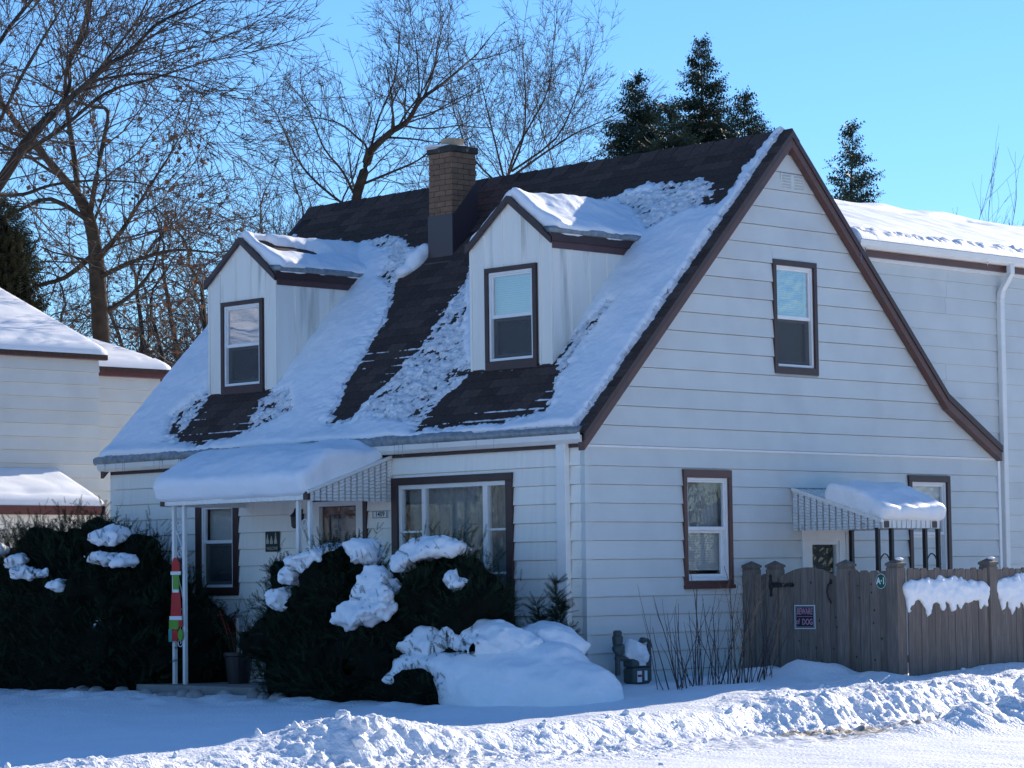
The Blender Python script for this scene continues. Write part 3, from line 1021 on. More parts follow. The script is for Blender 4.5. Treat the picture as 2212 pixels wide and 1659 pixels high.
# ---- chimney
CHX0, CHX1, CHY0, CHY1 = -4.960, -4.530, 2.360, 2.800
chim = MB().box(CHX0 + 0.012, CHX1 - 0.012, CHY0 + 0.012, CHY1 - 0.012, 4.9, 6.48).build('chimney', m_mortar, house)
for k in range(13):
    z = 5.58 + k * 0.0695
    for face in range(4):
        L = (CHX1 - CHX0) if face % 2 == 0 else (CHY1 - CHY0)
        c = 0.0
        w = 0.205 if k % 2 == 0 else 0.10
        while c < L - 0.01:
            e = min(c + w, L)
            if e - c > 0.03:
                dd = rs.uniform(-0.002, 0.003)
                g = 0.004
                if face == 0:
                    b = (CHX0 + c + g, CHX0 + e - g, CHY0 - dd, CHY0 + 0.03)
                elif face == 2:
                    b = (CHX0 + c + g, CHX0 + e - g, CHY1 - 0.03, CHY1 + dd)
                elif face == 1:
                    b = (CHX1 - 0.03, CHX1 + dd, CHY0 + c + g, CHY0 + e - g)
                else:
                    b = (CHX0 - dd, CHX0 + 0.03, CHY0 + c + g, CHY0 + e - g)
                MB().box(b[0], b[1], b[2], b[3], z + 0.004, z + 0.0655).build('brick', m_brick, chim)
            c = e
            w = 0.205
MB().box(CHX0 - 0.02, CHX1 + 0.02, CHY0 - 0.02, CHY1 + 0.02, 6.484, 6.57).build('chimney_cap', m_soot, chim, bevel=0.01)
frame(MB(), -4.85, -4.64, 2.475, 2.685, 0.022, 6.565, 6.685).build('flue', m_clay, chim, bevel=0.004)
fl = MB()
fl.box(CHX0 - 0.012, CHX1 + 0.012, CHY0 - 0.012, CHY0 + 0.03, 5.05, 5.69)
for xa, xb in ((CHX0 - 0.012, CHX0 + 0.03), (CHX1 - 0.03, CHX1 + 0.012)):
    fl.hexa([(xa, CHY0 + 0.03, 5.0), (xa, CHY1, 5.0), (xa, CHY1, 6.14), (xa, CHY0 + 0.03, 5.69)], [(xb, CHY0 + 0.03, 5.0), (xb, CHY1, 5.0), (xb, CHY1, 6.14), (xb, CHY0 + 0.03, 5.69)])
fl.box(CHX0 - 0.06, CHX1 + 0.06, CHY0 - 0.10, CHY0, 5.0, 5.075)
fl.build('flashing', m_flash, chim)

# ---- dormers
def dormer(c, wl, wr, seed):
    yF = 0.71
    top = 5.405
    ev = 4.90
    wa0, wa1, wz0, wz1 = c - 0.418, c + 0.425, 3.46, 4.655
    op = (wa0 + 0.01, wa1 - 0.01, wz0 - 0.2, wz1 - 0.01)
    T = offT(TF, -yF)
    lo = lambda z: wl if z <= ev + 1e-6 else wl + (z - ev) / (top - ev) * (c - wl)
    hi = lambda z: wr if z <= ev + 1e-6 else wr - (z - ev) / (top - ev) * (wr - c)
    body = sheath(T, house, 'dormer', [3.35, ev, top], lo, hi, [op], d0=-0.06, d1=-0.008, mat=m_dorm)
    # front panels between battens
    bt = [wl, c - 0.443, c - 0.125, c + 0.178, c + 0.475, wr]
    for a, b in zip(bt[:-1], bt[1:]):
        zb = wz1 if (a > wa0 - 0.05 and b < wa1 + 0.1) else 3.47
        za = top - abs(a - c) / (c - wl) * (top - ev) if a < c else top - abs(a - c) / (wr - c) * (top - ev)
        zc = top - abs(b - c) / (c - wl) * (top - ev) if b < c else top - abs(b - c) / (wr - c) * (top - ev)
        pts = [(a + 0.003, zb), (b - 0.003, zb), (b - 0.003, min(zc, top)), (a + 0.003, min(za, top))]
        if a < c < b:
            pts.insert(3, (c, top))
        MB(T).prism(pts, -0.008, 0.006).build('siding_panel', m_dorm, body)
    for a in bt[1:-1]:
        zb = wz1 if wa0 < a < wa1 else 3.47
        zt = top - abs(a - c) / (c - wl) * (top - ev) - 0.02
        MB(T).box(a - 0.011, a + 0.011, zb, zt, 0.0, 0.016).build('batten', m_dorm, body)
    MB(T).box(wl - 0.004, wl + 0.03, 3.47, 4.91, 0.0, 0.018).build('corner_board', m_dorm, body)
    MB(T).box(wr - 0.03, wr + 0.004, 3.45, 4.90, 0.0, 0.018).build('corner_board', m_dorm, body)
    # cheeks
    for xs, sgn in ((wr, 1), (wl, -1)):
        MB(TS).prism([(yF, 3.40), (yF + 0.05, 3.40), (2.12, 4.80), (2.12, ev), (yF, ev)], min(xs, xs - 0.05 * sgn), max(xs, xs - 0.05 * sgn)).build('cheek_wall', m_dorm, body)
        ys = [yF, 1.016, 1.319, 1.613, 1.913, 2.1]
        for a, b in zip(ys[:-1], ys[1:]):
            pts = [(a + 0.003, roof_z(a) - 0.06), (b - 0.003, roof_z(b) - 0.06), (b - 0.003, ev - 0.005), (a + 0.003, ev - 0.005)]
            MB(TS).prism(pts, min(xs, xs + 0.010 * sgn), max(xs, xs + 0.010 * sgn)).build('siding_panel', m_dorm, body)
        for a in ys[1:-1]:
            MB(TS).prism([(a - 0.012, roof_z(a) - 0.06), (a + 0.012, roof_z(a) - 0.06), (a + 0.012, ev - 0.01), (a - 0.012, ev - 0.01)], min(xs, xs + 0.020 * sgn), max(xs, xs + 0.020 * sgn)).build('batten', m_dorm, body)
    # roof slabs and trim
    hw = (wr - wl) / 2 + 0.035
    ez, rz = 4.925, 5.465
    for sgn in (-1, 1):
        xe = c + sgn * hw
        MB(lambda a, b, d: (a, d, b)).hexa([(c, rz - 0.05, yF - 0.05), (xe, ez - 0.05, yF - 0.05), (xe, ez, yF - 0.05), (c, rz, yF - 0.05)], [(c, rz - 0.05, 2.80), (xe, ez - 0.05, 2.45), (xe, ez, 2.45), (c, rz, 2.80)]).build('dormer_roof', m_shing, body)
        MB(T).hexa([(c, rz - 0.075, 0.022), (xe, ez - 0.075, 0.022), (xe, ez + 0.002, 0.022), (c, rz + 0.002, 0.022)], [(c, rz - 0.075, 0.065), (xe, ez - 0.075, 0.065), (xe, ez + 0.002, 0.065), (c, rz + 0.002, 0.065)]).build('rake_board', m_brown, body, bevel=0.003)
        xi = (wr if sgn > 0 else wl)
        a, b = sorted((xi, xe + 0.012 * sgn))
        MB(TS).box(yF - 0.045, 2.16, ez - 0.045, ez + 0.05, a, b).build('eave_fascia', m_brown, body)
        a, b = sorted((xi, xi + 0.026 * sgn))
        MB(TS).box(yF, 2.10, ez - 0.125, ez - 0.046, a, b).build('eave_fascia', m_flashr, body)
    hung_window(T, body, wa0, wa1, wz0, wz1, 0.06, 0.055, 0.11, g_dorm, blind=1.0, flat=body, mid=4.085, name='window_trim', tout=0.03)
    return body


m_flashr = material('plum_brown_fascia', (0.095, 0.045, 0.045), 0.4, var=0.15)
g_dorm = glass_mat('dormer_glass', 0.06, 2.2, f0=0.32)
dormer(-6.708, -7.391, -6.025, 1)
dormer(-1.812, -2.480, -1.145, 2)
# ================================================================== SNOW ON THE MAIN ROOF
def grid_cull(name, P, keep, mat, label, cat, thin=None, kind=None):
    n0, n1 = keep.shape
    ii = np.arange(n0 * n1).reshape(n0, n1)
    F = np.stack([ii[:-1, :-1], ii[1:, :-1], ii[1:, 1:], ii[:-1, 1:]], -1).reshape(-1, 4)
    k = keep.ravel()
    F = F[k[F].any(1)]
    used = np.unique(F)
    mp = -np.ones(n0 * n1, int)
    mp[used] = np.arange(len(used))
    o = tag(mesh_obj(name, P.reshape(-1, 3)[used], mp[F], mat, smooth=True), label, cat, kind=kind)
    if thin is not None:
        o.data.materials.append(m_snowd)
        o.data.polygons.foreach_set('material_index', thin.ravel()[F].any(1).astype(np.int32))
    return o


xs_ = np.arange(-8.66, 0.10, 0.0175)
ss_ = np.arange(-0.06, 5.16, 0.0175)
RX, RS = np.meshgrid(xs_, ss_, indexing='ij')
nz1 = fbm(P2(RX, RS, 2.2), 4, 101)
nz2 = fbm(P2(RX, RS, 9.0), 3, 103)
nz3 = fbm(P2(RX * 0.55, RS, 22.0), 3, 107)
db = np.min([sd_poly(RX, RS, p) for p in BARE], 0)
dt = np.min([sd_poly(RX, RS, p) for p in THIN], 0)
edge = np.minimum(np.minimum(-0.015 - RX + 0.03 * nz2 + 0.02 * nz1, RX + 8.64), RS - 0.035 + 0.014 * nz2)
dd = db + 0.09 * nz1 + 0.05 * nz2
T0 = 0.080 + 0.030 * nz1
nz4 = fbm(P2(RX, RS, 34.0), 2, 109)
feather = np.exp(-np.maximum(dd, 0) / 0.13)
full = T0 * (1 - np.exp(-np.maximum(dd, 0) / 0.17)) - np.clip(-dd, 0, 0.07) * 0.5
full = full + (0.006 + 0.020 * feather) * nz2 + (0.003 + 0.014 * feather) * nz3 + 0.016 * feather * nz4 + 0.004 * feather
crust = 0.008 + 0.050 * nz2 + 0.030 * nz3 + 0.05 * nz1 + 0.030 * nz4
crust = np.where(crust > 0, crust * 0.9, crust)
wt = sstep(0.03, -0.10, dt + 0.05 * nz1)
thick = full * (1 - wt) + np.minimum(np.maximum(full, crust), crust + 0.01) * wt
# thin lines of snow caught on the shingle butts close to the drifts
butt = np.abs(((RS - 0.005 + 0.071) % 0.142) - 0.071)
line = 0.004 - butt * 1.6 + 0.012 * nz2 + 0.010 * nz4 + 0.018 * fbm(P2(RX * 0.5, RS, 3.0), 2, 111) - 0.022 * sstep(0.06, 0.5, -dd) - 0.012 * sstep(2.0, 3.2, RS)
thick = np.maximum(thick, np.where(dd < 0.02, line, -1))
thick = np.minimum(thick, np.where(edge > 0, 0.004 + 0.75 * np.sqrt(np.maximum(edge, 0) * 0.22), -0.02))
thick = thick + 0.03 * np.exp(-((RS - 0.10) / 0.12) ** 2) * (thick > 0.02)
lift = np.maximum(thick, -0.012) + 0.014
YY = -0.125 + RS * cs - sn * lift
ZZ = 2.63 + RS * sn + cs * lift
grid_cull('roof_snow', np.stack([RX, YY, ZZ], -1), thick > -0.002, m_snow, 'patchy melting snow lying on the steep front roof between the dormers', 'snow', thin=(thick < 0.016) | ((wt > 0.6) & (thick < 0.030 + 0.02 * nz1)))

# ice along the eave above the gutter
n = 420
V, Fs = [], []
for i in range(n + 1):
    x = -8.70 + 8.76 * i / n
    q = float(pn(np.array([x * 3.1, 0.2, 0.7]))) + 0.5 * float(pn(np.array([x * 13, 1.2, 0.7])))
    hgt = 0.085 + 0.03 * q
    if x > -1.6:
        hgt *= 0.75
    for (yy, zz) in ((-0.10, 2.60), (-0.165, 2.605), (-0.190 - 0.01 * q, 2.635), (-0.192 - 0.015 * q, 2.630 + hgt * 0.75), (-0.15, 2.635 + hgt), (-0.06, 2.64 + hgt)):
        V.append((x, yy, zz))
for i in range(n):
    for k in range(6):
        Fs.append((i * 6 + k, i * 6 + (k + 1) % 6, (i + 1) * 6 + (k + 1) % 6, (i + 1) * 6 + k))
Fs.append(tuple(range(5, -1, -1)))
Fs.append(tuple(n * 6 + k for k in range(6)))
tag(mesh_obj('eave_ice', V, Fs, m_ice, smooth=True, fix=True), 'grey band of ice along the front eave above the white gutter', 'ice')


def icicle(x, y, z, L, r=0.006):
    prof = [(r * 0.25, -L), (r * 0.5, -L * 0.6), (r * 0.8, -L * 0.25), (r, 0.0)]
    return MB(lambda a, b, d: (a, d, b)).lathe((x, z, y), prof, 6).build('icicle', m_iciclem, smooth=True)


rs = np.random.RandomState(11)
for x in list(rs.uniform(-8.5, -5.9, 16)) + [-6.9, -6.86, -6.83, -6.79, -6.75, -6.71] + list(rs.uniform(-5.5, -3.2, 6)) + list(rs.uniform(-3, -0.5, 7)):
    tag(icicle(x, -0.178, 2.625, rs.uniform(0.05, 0.17), rs.uniform(0.004, 0.008)), 'thin icicle hanging from the white front gutter', 'icicle', 'icicles along the front gutter')


def slab(name, O, U, Vv, lu, lv, T, mat, label, cat, step=0.026, r=0.05, over=0.03, nz=0.02, nf=3.0, seed=0, fine=0.006, hole=None, taper=None, sag=0.0):
    """pillow of snow on a tilted rectangle: O corner, U and Vv unit axes, thickness T"""
    O, U, Vv = (np.array(q, float) for q in (O, U, Vv))
    Wn = np.cross(U, Vv)
    Wn /= np.linalg.norm(Wn)
    if Wn[2] < 0:
        Wn = -Wn

    def f(G):
        R = G - O
        u, v, w = R @ U, R @ Vv, R @ Wn
        P = np.stack([u, v, w * 0 + 0.3], -1)
        t = T * (1 + 0.0 * u)
        if taper:
            t = t * taper(u, v)
        if hole:
            t = hole(u, v, t)
        t = t + nz * fbm(P * nf, 3, seed)
        e = over + 0.5 * nz * fbm(np.stack([u, v, w], -1) * nf * 1.7, 2, seed + 3)
        hw = np.maximum((t + 0.02 + sag) / 2, 0.002)
        qu = np.abs(u - lu / 2) - (lu / 2 + e - r)
        qv = np.abs(v - lv / 2) - (lv / 2 + e - r)
        qw = np.abs(w - (t - 0.02 - sag) / 2) - (hw - np.minimum(r, hw * 0.9))
        o = np.sqrt(np.maximum(qu, 0) ** 2 + np.maximum(qv, 0) ** 2 + np.maximum(qw, 0) ** 2)
        d = o + np.minimum(np.maximum(np.maximum(qu, qv), qw), 0) - np.minimum(r, hw * 0.9)
        d = np.where(t < 0.004, np.maximum(d, 0.01), d)
        return d + fine * fbm(G * 14, 2, seed + 7)
    cs_ = np.array([O + U * a + Vv * b + Wn * c for a in (-over - 0.06, lu + over + 0.06) for b in (-over - 0.06, lv + over + 0.06) for c in (-0.08 - sag, T * 1.3 + nz + 0.05)])
    V, F = surfnet(f, cs_.min(0), cs_.max(0), step)
    return tag(mesh_obj(name, V, F, mat, smooth=True), label, cat)


# dormer roof snow: right and left slope
for c, wl, wr, hole, lab in ((-6.708, -7.391, -6.025, True, 'with a bare shingle gap, on the dormer left of the chimney'), (-1.812, -2.480, -1.145, False, 'thick and unbroken on the dormer right of the chimney')):
    hw = (wr - wl) / 2 + 0.035
    dv = np.array([hw, 0, -0.54])
    lv = np.linalg.norm(dv)
    dv /= lv

    def hole_f(u, v, t):
        g = np.exp(-(((u - 0.55 - 0.25 * v) / 0.42) ** 2 + ((v - 0.26) / 0.11) ** 2)) + np.exp(-(((u - 0.25) / 0.14) ** 2 + ((v - 0.10) / 0.08) ** 2))
        return t - 0.2 * g
    slab('dormer_snow', (c - 0.02, 0.74, 5.475), (0, 1, 0), dv, 1.88, lv - 0.03, 0.12, m_snow, 'snow ' + lab, 'snow', hole=hole_f if hole else None, seed=int(-c * 10), nz=0.05, nf=2.4, r=0.06, over=0.035, taper=lambda u, v: 0.80 + 0.40 * sstep(0.35, 0.80, v) + 0.25 * sstep(0.35, 0.0, u))
    dv2 = np.array([-hw, 0, -0.54])
    dv2 /= np.linalg.norm(dv2)
    slab('dormer_snow', (c + 0.02, 2.55, 5.475), (0, -1, 0), dv2, 1.81, lv - 0.03, 0.085, m_snow, 'snow on the far slope of the dormer ' + ('left' if hole else 'right') + ' of the chimney', 'snow', seed=int(-c * 13), nz=0.03)
    # ice under the snow lip on the right eave
    xe = wr + 0.045
    n = 60
    V, Fs = [], []
    for i in range(n + 1):
        y = 0.68 + 1.62 * i / n
        q = float(pn(np.array([y * 4.1, c, 0.7])))
        for dx, dz in ((-0.12, 4.98), (0.0, 4.972), (0.040 + 0.008 * q, 4.980), (0.052, 5.010 + 0.012 * q), (0.03, 5.045), (-0.14, 5.06)):
            V.append((xe + dx, y, dz))
    for i in range(n):
        for k in range(6):
            Fs.append((i * 6 + k, i * 6 + (k + 1) % 6, (i + 1) * 6 + (k + 1) % 6, (i + 1) * 6 + k))
    Fs.append(tuple(range(5, -1, -1)))
    Fs.append(tuple(n * 6 + k for k in range(6)))
    tag(mesh_obj('dormer_ice', V, Fs, m_ice, smooth=True, fix=True), 'grey ice lip under the snow of the dormer ' + ('left' if hole else 'right') + ' of the chimney', 'ice')
tag(blobs('chimney_snow', [(-4.745, 2.58, 6.575, 0.22, 0.22, 0.022), (-4.90, 2.40, 6.575, 0.08, 0.07, 0.02)], m_snow, 0.02, k=40, namp=0.01), 'thin rim of snow on the sooty chimney cap', 'snow')
tag(blobs('chimney_foot_snow', [(-5.12, 2.25, 5.12, 0.11, 0.10, 0.10), (-5.05, 2.36, 5.26, 0.08, 0.09, 0.09), (-5.22, 2.13, 4.98, 0.11, 0.08, 0.07)], m_snow, 0.025, k=18, namp=0.02), 'small snow heap against the foot of the chimney', 'snow')

# ================================================================== FRONT PORCH
def stave_panel(T, a_fun, n, parent, mat, zb, zt_fun, w, rib=0.042):
    """row of embossed vertical staves: stave i spans a_fun(i)..a_fun(i)+w, bottom zb, top zt_fun(a)"""
    for i in range(n):
        a = a_fun(i)
        zt0, zt1 = zt_fun(a), zt_fun(a + w)
        zt = max(zt0, zt1)
        m = max(1, int(round((zt - zb) / rib)))
        V, F = [], []
        for k in range(m):
            f0, f1 = k / m, (k + 1) / m
            for fr, d in ((f0, 0.012), (f1 - 0.012 / max(zt - zb, .05), 0.002)):
                z_l = zb + (zt0 - zb) * fr
                z_r = zb + (zt1 - zb) * fr
                V += [(a + 0.003, z_l, d + 0.008), (a + w - 0.012, z_r, d), (a + w - 0.002, z_r, d - 0.012)]
        V2 = [(v[0], v[1], -0.014) for v in V]
        nr = 2 * m
        for k in range(nr - 1):
            for q in range(2):
                F.append((k * 3 + q, k * 3 + q + 1, (k + 1) * 3 + q + 1, (k + 1) * 3 + q))
        nv = len(V)
        F += [(2, 1, 0, nv, nv + 2), ((nr - 1) * 3, (nr - 1) * 3 + 1, (nr - 1) * 3 + 2, nv + (nr - 1) * 3 + 2, nv + (nr - 1) * 3)]
        F.append((nv, nv + (nr - 1) * 3, nv + (nr - 1) * 3 + 2, nv + 2))
        MB(T).add(V + V2, F).build('stave', mat, parent)


PX0, PX1 = -5.79, -3.09
awn = thing('porch_awning', (-4.44, -0.65, 1.97), 'white metal awning over the front door on slim paired posts', 'awning')
# roof pans
for i in range(13):
    a0 = PX0 + i * (PX1 - PX0) / 13
    a1 = a0 + (PX1 - PX0) / 13
    MB(TS).hexa([(-0.03, 2.475, a0 + 0.004), (-1.30, 2.055, a0 + 0.004), (-1.30, 2.085, a0 + 0.004), (-0.03, 2.505, a0 + 0.004)], [(-0.03, 2.475, a1), (-1.30, 2.055, a1), (-1.30, 2.070, a1), (-0.03, 2.490, a1)]).build('roof_pan', m_alu, awn)
TR = lambda a, b, d: (PX1 + d, -1.29 + a, b)
stave_panel(TR, lambda i: i * 0.0915, 14, awn, m_alu, 1.975, lambda a: 2.062 + a * 0.325, 0.0915)
MB(TS).hexa([(-0.01, 2.478, PX1 - 0.01), (-1.31, 2.055, PX1 - 0.01), (-1.31, 2.09, PX1 - 0.01), (-0.01, 2.515, PX1 - 0.01)], [(-0.01, 2.478, PX1 + 0.03), (-1.31, 2.055, PX1 + 0.03), (-1.31, 2.09, PX1 + 0.03), (-0.01, 2.515, PX1 + 0.03)]).build('awning_edge', m_alu, awn)
TL = lambda a, b, d: (PX0 - d, -1.29 + a, b)
stave_panel(TL, lambda i: i * 0.0915, 14, awn, m_alu, 1.975, lambda a: 2.062 + a * 0.325, 0.0915)
TFr = offT(TF, 1.29)
for i in range(27):
    a = PX0 + 0.02 + i * 0.0988
    MB(TFr).hexa([(a, 1.985, -0.01), (a + 0.084, 1.985, -0.01), (a + 0.09, 2.07, -0.01), (a, 2.07, -0.01)], [(a, 1.99, 0.012), (a + 0.084, 1.985, 0.004), (a + 0.09, 2.07, 0.004), (a, 2.07, 0.012)]).build('valance_slat', m_alu, awn)
MB(TFr).box(PX1 - 0.06, PX1 + 0.02, 1.985, 2.075, -0.02, 0.02).build('beam_end', m_brown, awn)
MB(TFr).box(PX0 + 0.0, PX0 + 0.07, 1.985, 2.06, -0.015, 0.022).build('beam_end', m_brown, awn)


def scroll(c, R, turns, T, mat, parent, r=0.006, start=0.0, sgn=1):
    pts = []
    for i in range(28):
        t = i / 27
        a = start + sgn * turns * 2 * PI * t
        q = R * (1 - 0.8 * t)
        pts.append(T(c[0] + q * math.cos(a), c[1] + q * math.sin(a), 0))
    return MB().tube(pts, r, 5).build('scroll', mat, parent)


def post_pair(a0, a1, zb, zt, T, mat, parent, w=0.032):
    for a in (a0, a1):
        MB(T).box(a - w / 2, a + w / 2, zb, zt, -w / 2, w / 2).build('post', mat, parent, bevel=0.003)
    cx = (a0 + a1) / 2
    hw = (a1 - a0) / 2 - w / 2
    return cx, hw


for a0 in (-5.66, -3.36):
    T = offT(TF, 1.20)
    cx, hw = post_pair(a0, a0 + 0.20, -0.16, 2.0, T, m_alu, awn, 0.045)
    for zc in (1.72, 1.42, 0.72, 0.36):
        scroll((cx, zc), hw * 0.85, 1.4, T, m_white, awn, start=-PI / 2 if zc in (1.72, .72) else PI / 2, sgn=1 if zc in (1.72, .72) else -1)
    for z0, z1 in ((1.45, 1.70), (0.40, 0.69), (0.86, 1.28)):
        MB().tube([T(cx - hw * 0.9 + 2 * hw * 0.9 * i / 8, z1 - (z1 - z0) * i / 8, 0.004 * math.sin(i * 2)) for i in range(9)], 0.007, 5).build('twisted_bar', m_white, awn)
slab('awning_snow', (PX0 - 0.02, -1.30, 2.085), (1, 0, 0), np.array([0, 1.27, 0.42]) / math.hypot(1.27, 0.42), 2.66, 1.22, 0.32, m_snow, 'thick rounded pillow of snow on the front porch awning', 'snow',
     step=0.028, r=0.10, over=0.06, nz=0.055, nf=1.7, seed=31, fine=0.010, sag=0.05, taper=lambda u, v: 0.72 + 0.35 * sstep(-0.1, 0.5, v) - 0.25 * sstep(0.75, 1.2, v) - 0.35 * sstep(2.25, 2.7, u) * sstep(0.3, 1.1, v))
# porch slab and edging stones
tag(MB().box(-6.1, -2.95, -1.45, -0.02, -0.45, -0.13).build('porch_floor', m_slab, bevel=0.01), kind='structure')
rs = np.random.RandomState(21)
x = -7.2
while x < -3.3:
    w_ = rs.uniform(0.14, 0.30)
    b_ = [(x + w_ / 2, -1.62 + rs.uniform(-0.03, 0.03), -0.245 + rs.uniform(-0.03, 0.03), w_ / 2, 0.09, rs.uniform(0.06, 0.10))]
    tag(blobs('edging_stone', b_, m_stone, 0.035, k=30, namp=0.03, nf=8, seed=int(x * 50)), 'rough grey stone edging the front planting bed', 'stone', 'edging stones along the front bed')
    x += w_ + rs.choice([0.01, 0.05, 0.25])

# house number, welcome sign, wall lamp
t = MB(TF).box(-3.416, -3.165, 1.788, 1.876, 0.016, 0.026).build('house_number', m_signw, bevel=0.003)
tag(t, 'small white plaque with the number 1409 beside the front door', 'sign')
frame(MB(TF), -3.414, -3.167, 1.790, 1.874, 0.006, 0.025, 0.030).build('plaque_rim', m_black, t)
text_mesh('lettering', '1409', 0.082, MF(-3.29, 1.832, 0.027), m_black, t, bold=0.0005, sx=1.0)
t = MB(TF).box(-5.385, -5.118, 1.430, 1.676, 0.018, 0.030).build('welcome_sign', m_signd, bevel=0.015)
tag(t, 'small dark welcome sign with three cream figures on the front wall', 'sign')
text_mesh('lettering', 'WELCOME', 0.055, MF(-5.252, 1.468, 0.031), m_bone, t, sx=0.80)
for ax, hh in ((-5.34, 0.11), (-5.265, 0.09), (-5.185, 0.13)):
    MB(TF).prism([(ax - 0.026, 1.525), (ax + 0.026, 1.525), (ax + 0.026, 1.56)] + [(ax + 0.022 * math.cos(q), 1.565 + 0.03 * math.sin(q)) for q in (0.3, 0.9)] + [(ax + 0.004, 1.53 + hh), (ax - 0.004, 1.53 + hh)] + [(ax + 0.022 * math.cos(q), 1.565 + 0.03 * math.sin(q)) for q in (2.2, 2.8)] + [(ax - 0.026, 1.56)], 0.029, 0.033).build('figure', m_bone, t)
t = thing('wall_lamp', (-4.72, -0.05, 1.78), 'small black lantern on the wall beside the front door', 'lamp')
MB(TF).box(-4.76, -4.68, 1.80, 1.93, 0.0, 0.03).build('back_plate', m_black, t)
MB(lambda a, b, d: (a, d, b)).lathe((-4.72, 1.70, -0.11), [(0.02, 0), (0.045, 0.02), (0.055, 0.14), (0.065, 0.15), (0.02, 0.20), (0.008, 0.24)], 8).build('lantern', m_black, t)
MB().tube([(-4.72, -0.03, 1.90), (-4.72, -0.08, 1.95), (-4.72, -0.11, 1.93)], 0.008, 6).build('lamp_arm', m_black, t)

# hanging festive board in front of the left post pair: red cap, red panel, wrapped boxes (plain shapes)
hd = thing('hanging_decoration', (-5.56, -1.24, 0.55), 'tall narrow red and green gift-stack decoration hung on a porch post', 'decoration')
T = offT(TF, 1.245)
cx = -5.575
MB(T).prism([(cx - 0.075, 1.20), (cx + 0.085, 1.20), (cx + 0.075, 1.29), (cx + 0.03, 1.36), (cx - 0.03, 1.37), (cx - 0.06, 1.33), (cx - 0.07, 1.27)], 0, 0.008).build('red_cap', m_red, hd)
MB(T).prism([(cx - 0.09, 1.165), (cx + 0.10, 1.165), (cx + 0.10, 1.205), (cx - 0.09, 1.205)], 0.001, 0.012).build('white_band', m_signw, hd)
MB(T).prism([(cx - 0.05, 0.99), (cx + 0.06, 0.99), (cx + 0.065, 1.165), (cx - 0.06, 1.165)], 0, 0.008).build('green_box', m_lime, hd)
MB(T).box(cx - 0.05, cx + 0.06, 0.955, 0.99, 0.001, 0.012).build('white_band', m_signw, hd)
MB(T).prism([(cx - 0.10, 0.67), (cx + 0.11, 0.67), (cx + 0.085, 0.955), (cx - 0.075, 0.955)], 0, 0.008).build('red_box', m_red, hd)
MB(T).box(cx - 0.115, cx + 0.12, 0.63, 0.675, 0.001, 0.012).build('white_band', m_signw, hd)
MB(T).box(cx - 0.13, cx + 0.05, 0.52, 0.63, 0, 0.008).build('green_box', m_lime, hd)
MB(T).box(cx + 0.055, cx + 0.12, 0.545, 0.63, 0, 0.008).build('red_box', m_red, hd)
MB(T).box(cx - 0.14, cx - 0.075, 0.37, 0.52, 0.0, 0.008).build('teal_box', m_teal, hd)
MB(T).box(cx - 0.07, cx + 0.03, 0.38, 0.515, 0.0, 0.008).build('red_box', m_red, hd)
MB(T).prism([(cx + 0.085 + 0.05 * math.cos(q), 0.455 + 0.07 * math.sin(q)) for q in np.linspace(0, 2 * PI, 14)[:-1]], 0, 0.008).build('green_ball', m_lime, hd)
MB().tube([T(cx, 1.36, 0.004), T(cx - 0.02, 1.55, -0.03), T(cx - 0.06, 1.74, -0.04)], 0.003, 4).build('hanging_cord', m_white, hd)

# planter by the door
pl = thing('planter', (-5.02, -0.75, -0.13), 'dark pot of winter greenery, red-berried twigs and birch sticks on the porch', 'planter')
MB(lambda a, b, d: (a, d, b)).lathe((-5.02, -0.13, -0.75), [(0.13, 0), (0.15, 0.15), (0.17, 0.32), (0.185, 0.33), (0.185, 0.37), (0.16, 0.37)], 18).build('pot', m_pot, pl, smooth=False)
rs = np.random.RandomState(4)
for i in range(16):
    a = rs.uniform(0, 2 * PI)
    L = rs.uniform(0.25, 0.55)
    sp = rs.uniform(0.05, 0.30)
    b0 = np.array([-5.02 + 0.08 * math.cos(a), -0.75 + 0.08 * math.sin(a), 0.22])
    b1 = b0 + np.array([sp * math.cos(a), sp * math.sin(a), L])
    mbq = MB().tube([tuple(b0), tuple((b0 + b1) / 2 + [0, 0, 0.05]), tuple(b1)], [0.004, 0.003, 0.002], 4)
    for q in range(10):
        p = b0 + (b1 - b0) * rs.uniform(0.3, 1)
        dr = rs.normal(size=3) * 0.03
        mbq.tube([tuple(p), tuple(p + dr)], [0.004, 0.001], 3)
    mbq.build('twig', m_red if i < 4 else m_yew, pl)
for (dx, dy, L) in ((-0.03, 0.02, 0.42), (0.10, -0.03, 0.30)):
    MB().tube([(-5.02 + dx, -0.75 + dy, 0.15), (-5.02 + dx * 1.8, -0.75 + dy * 1.8, 0.22 + L)], 0.016, 8).build('birch_stick', m_bone, pl)

# ================================================================== SIDE DOOR AWNING
aw2 = thing('side_awning', (0.65, 4.0, 1.57), 'white metal awning over the side door with black iron posts', 'awning')
for i in range(8):
    a0 = 3.46 + i * 1.10 / 8
    a1 = a0 + 1.10 / 8
    MB(lambda a, b, d: (a, d, b)).hexa([(0.02, 2.045, a0 + 0.003), (1.31, 1.655, a0 + 0.003), (1.31, 1.685, a0 + 0.003), (0.02, 2.075, a0 + 0.003)], [(0.02, 2.045, a1), (1.31, 1.655, a1), (1.31, 1.672, a1), (0.02, 2.060, a1)]).build('roof_pan', m_alu, aw2)
stave_panel(lambda a, b, d: (1.31 - a, 3.46 - d, b), lambda i: i * 0.092, 14, aw2, m_grime, 1.575, lambda a: 1.665 + a * 0.30, 0.092, rib=0.036)
stave_panel(lambda a, b, d: (1.31 - a, 4.56 + d, b), lambda i: i * 0.092, 14, aw2, m_grime, 1.575, lambda a: 1.665 + a * 0.30, 0.092, rib=0.036)
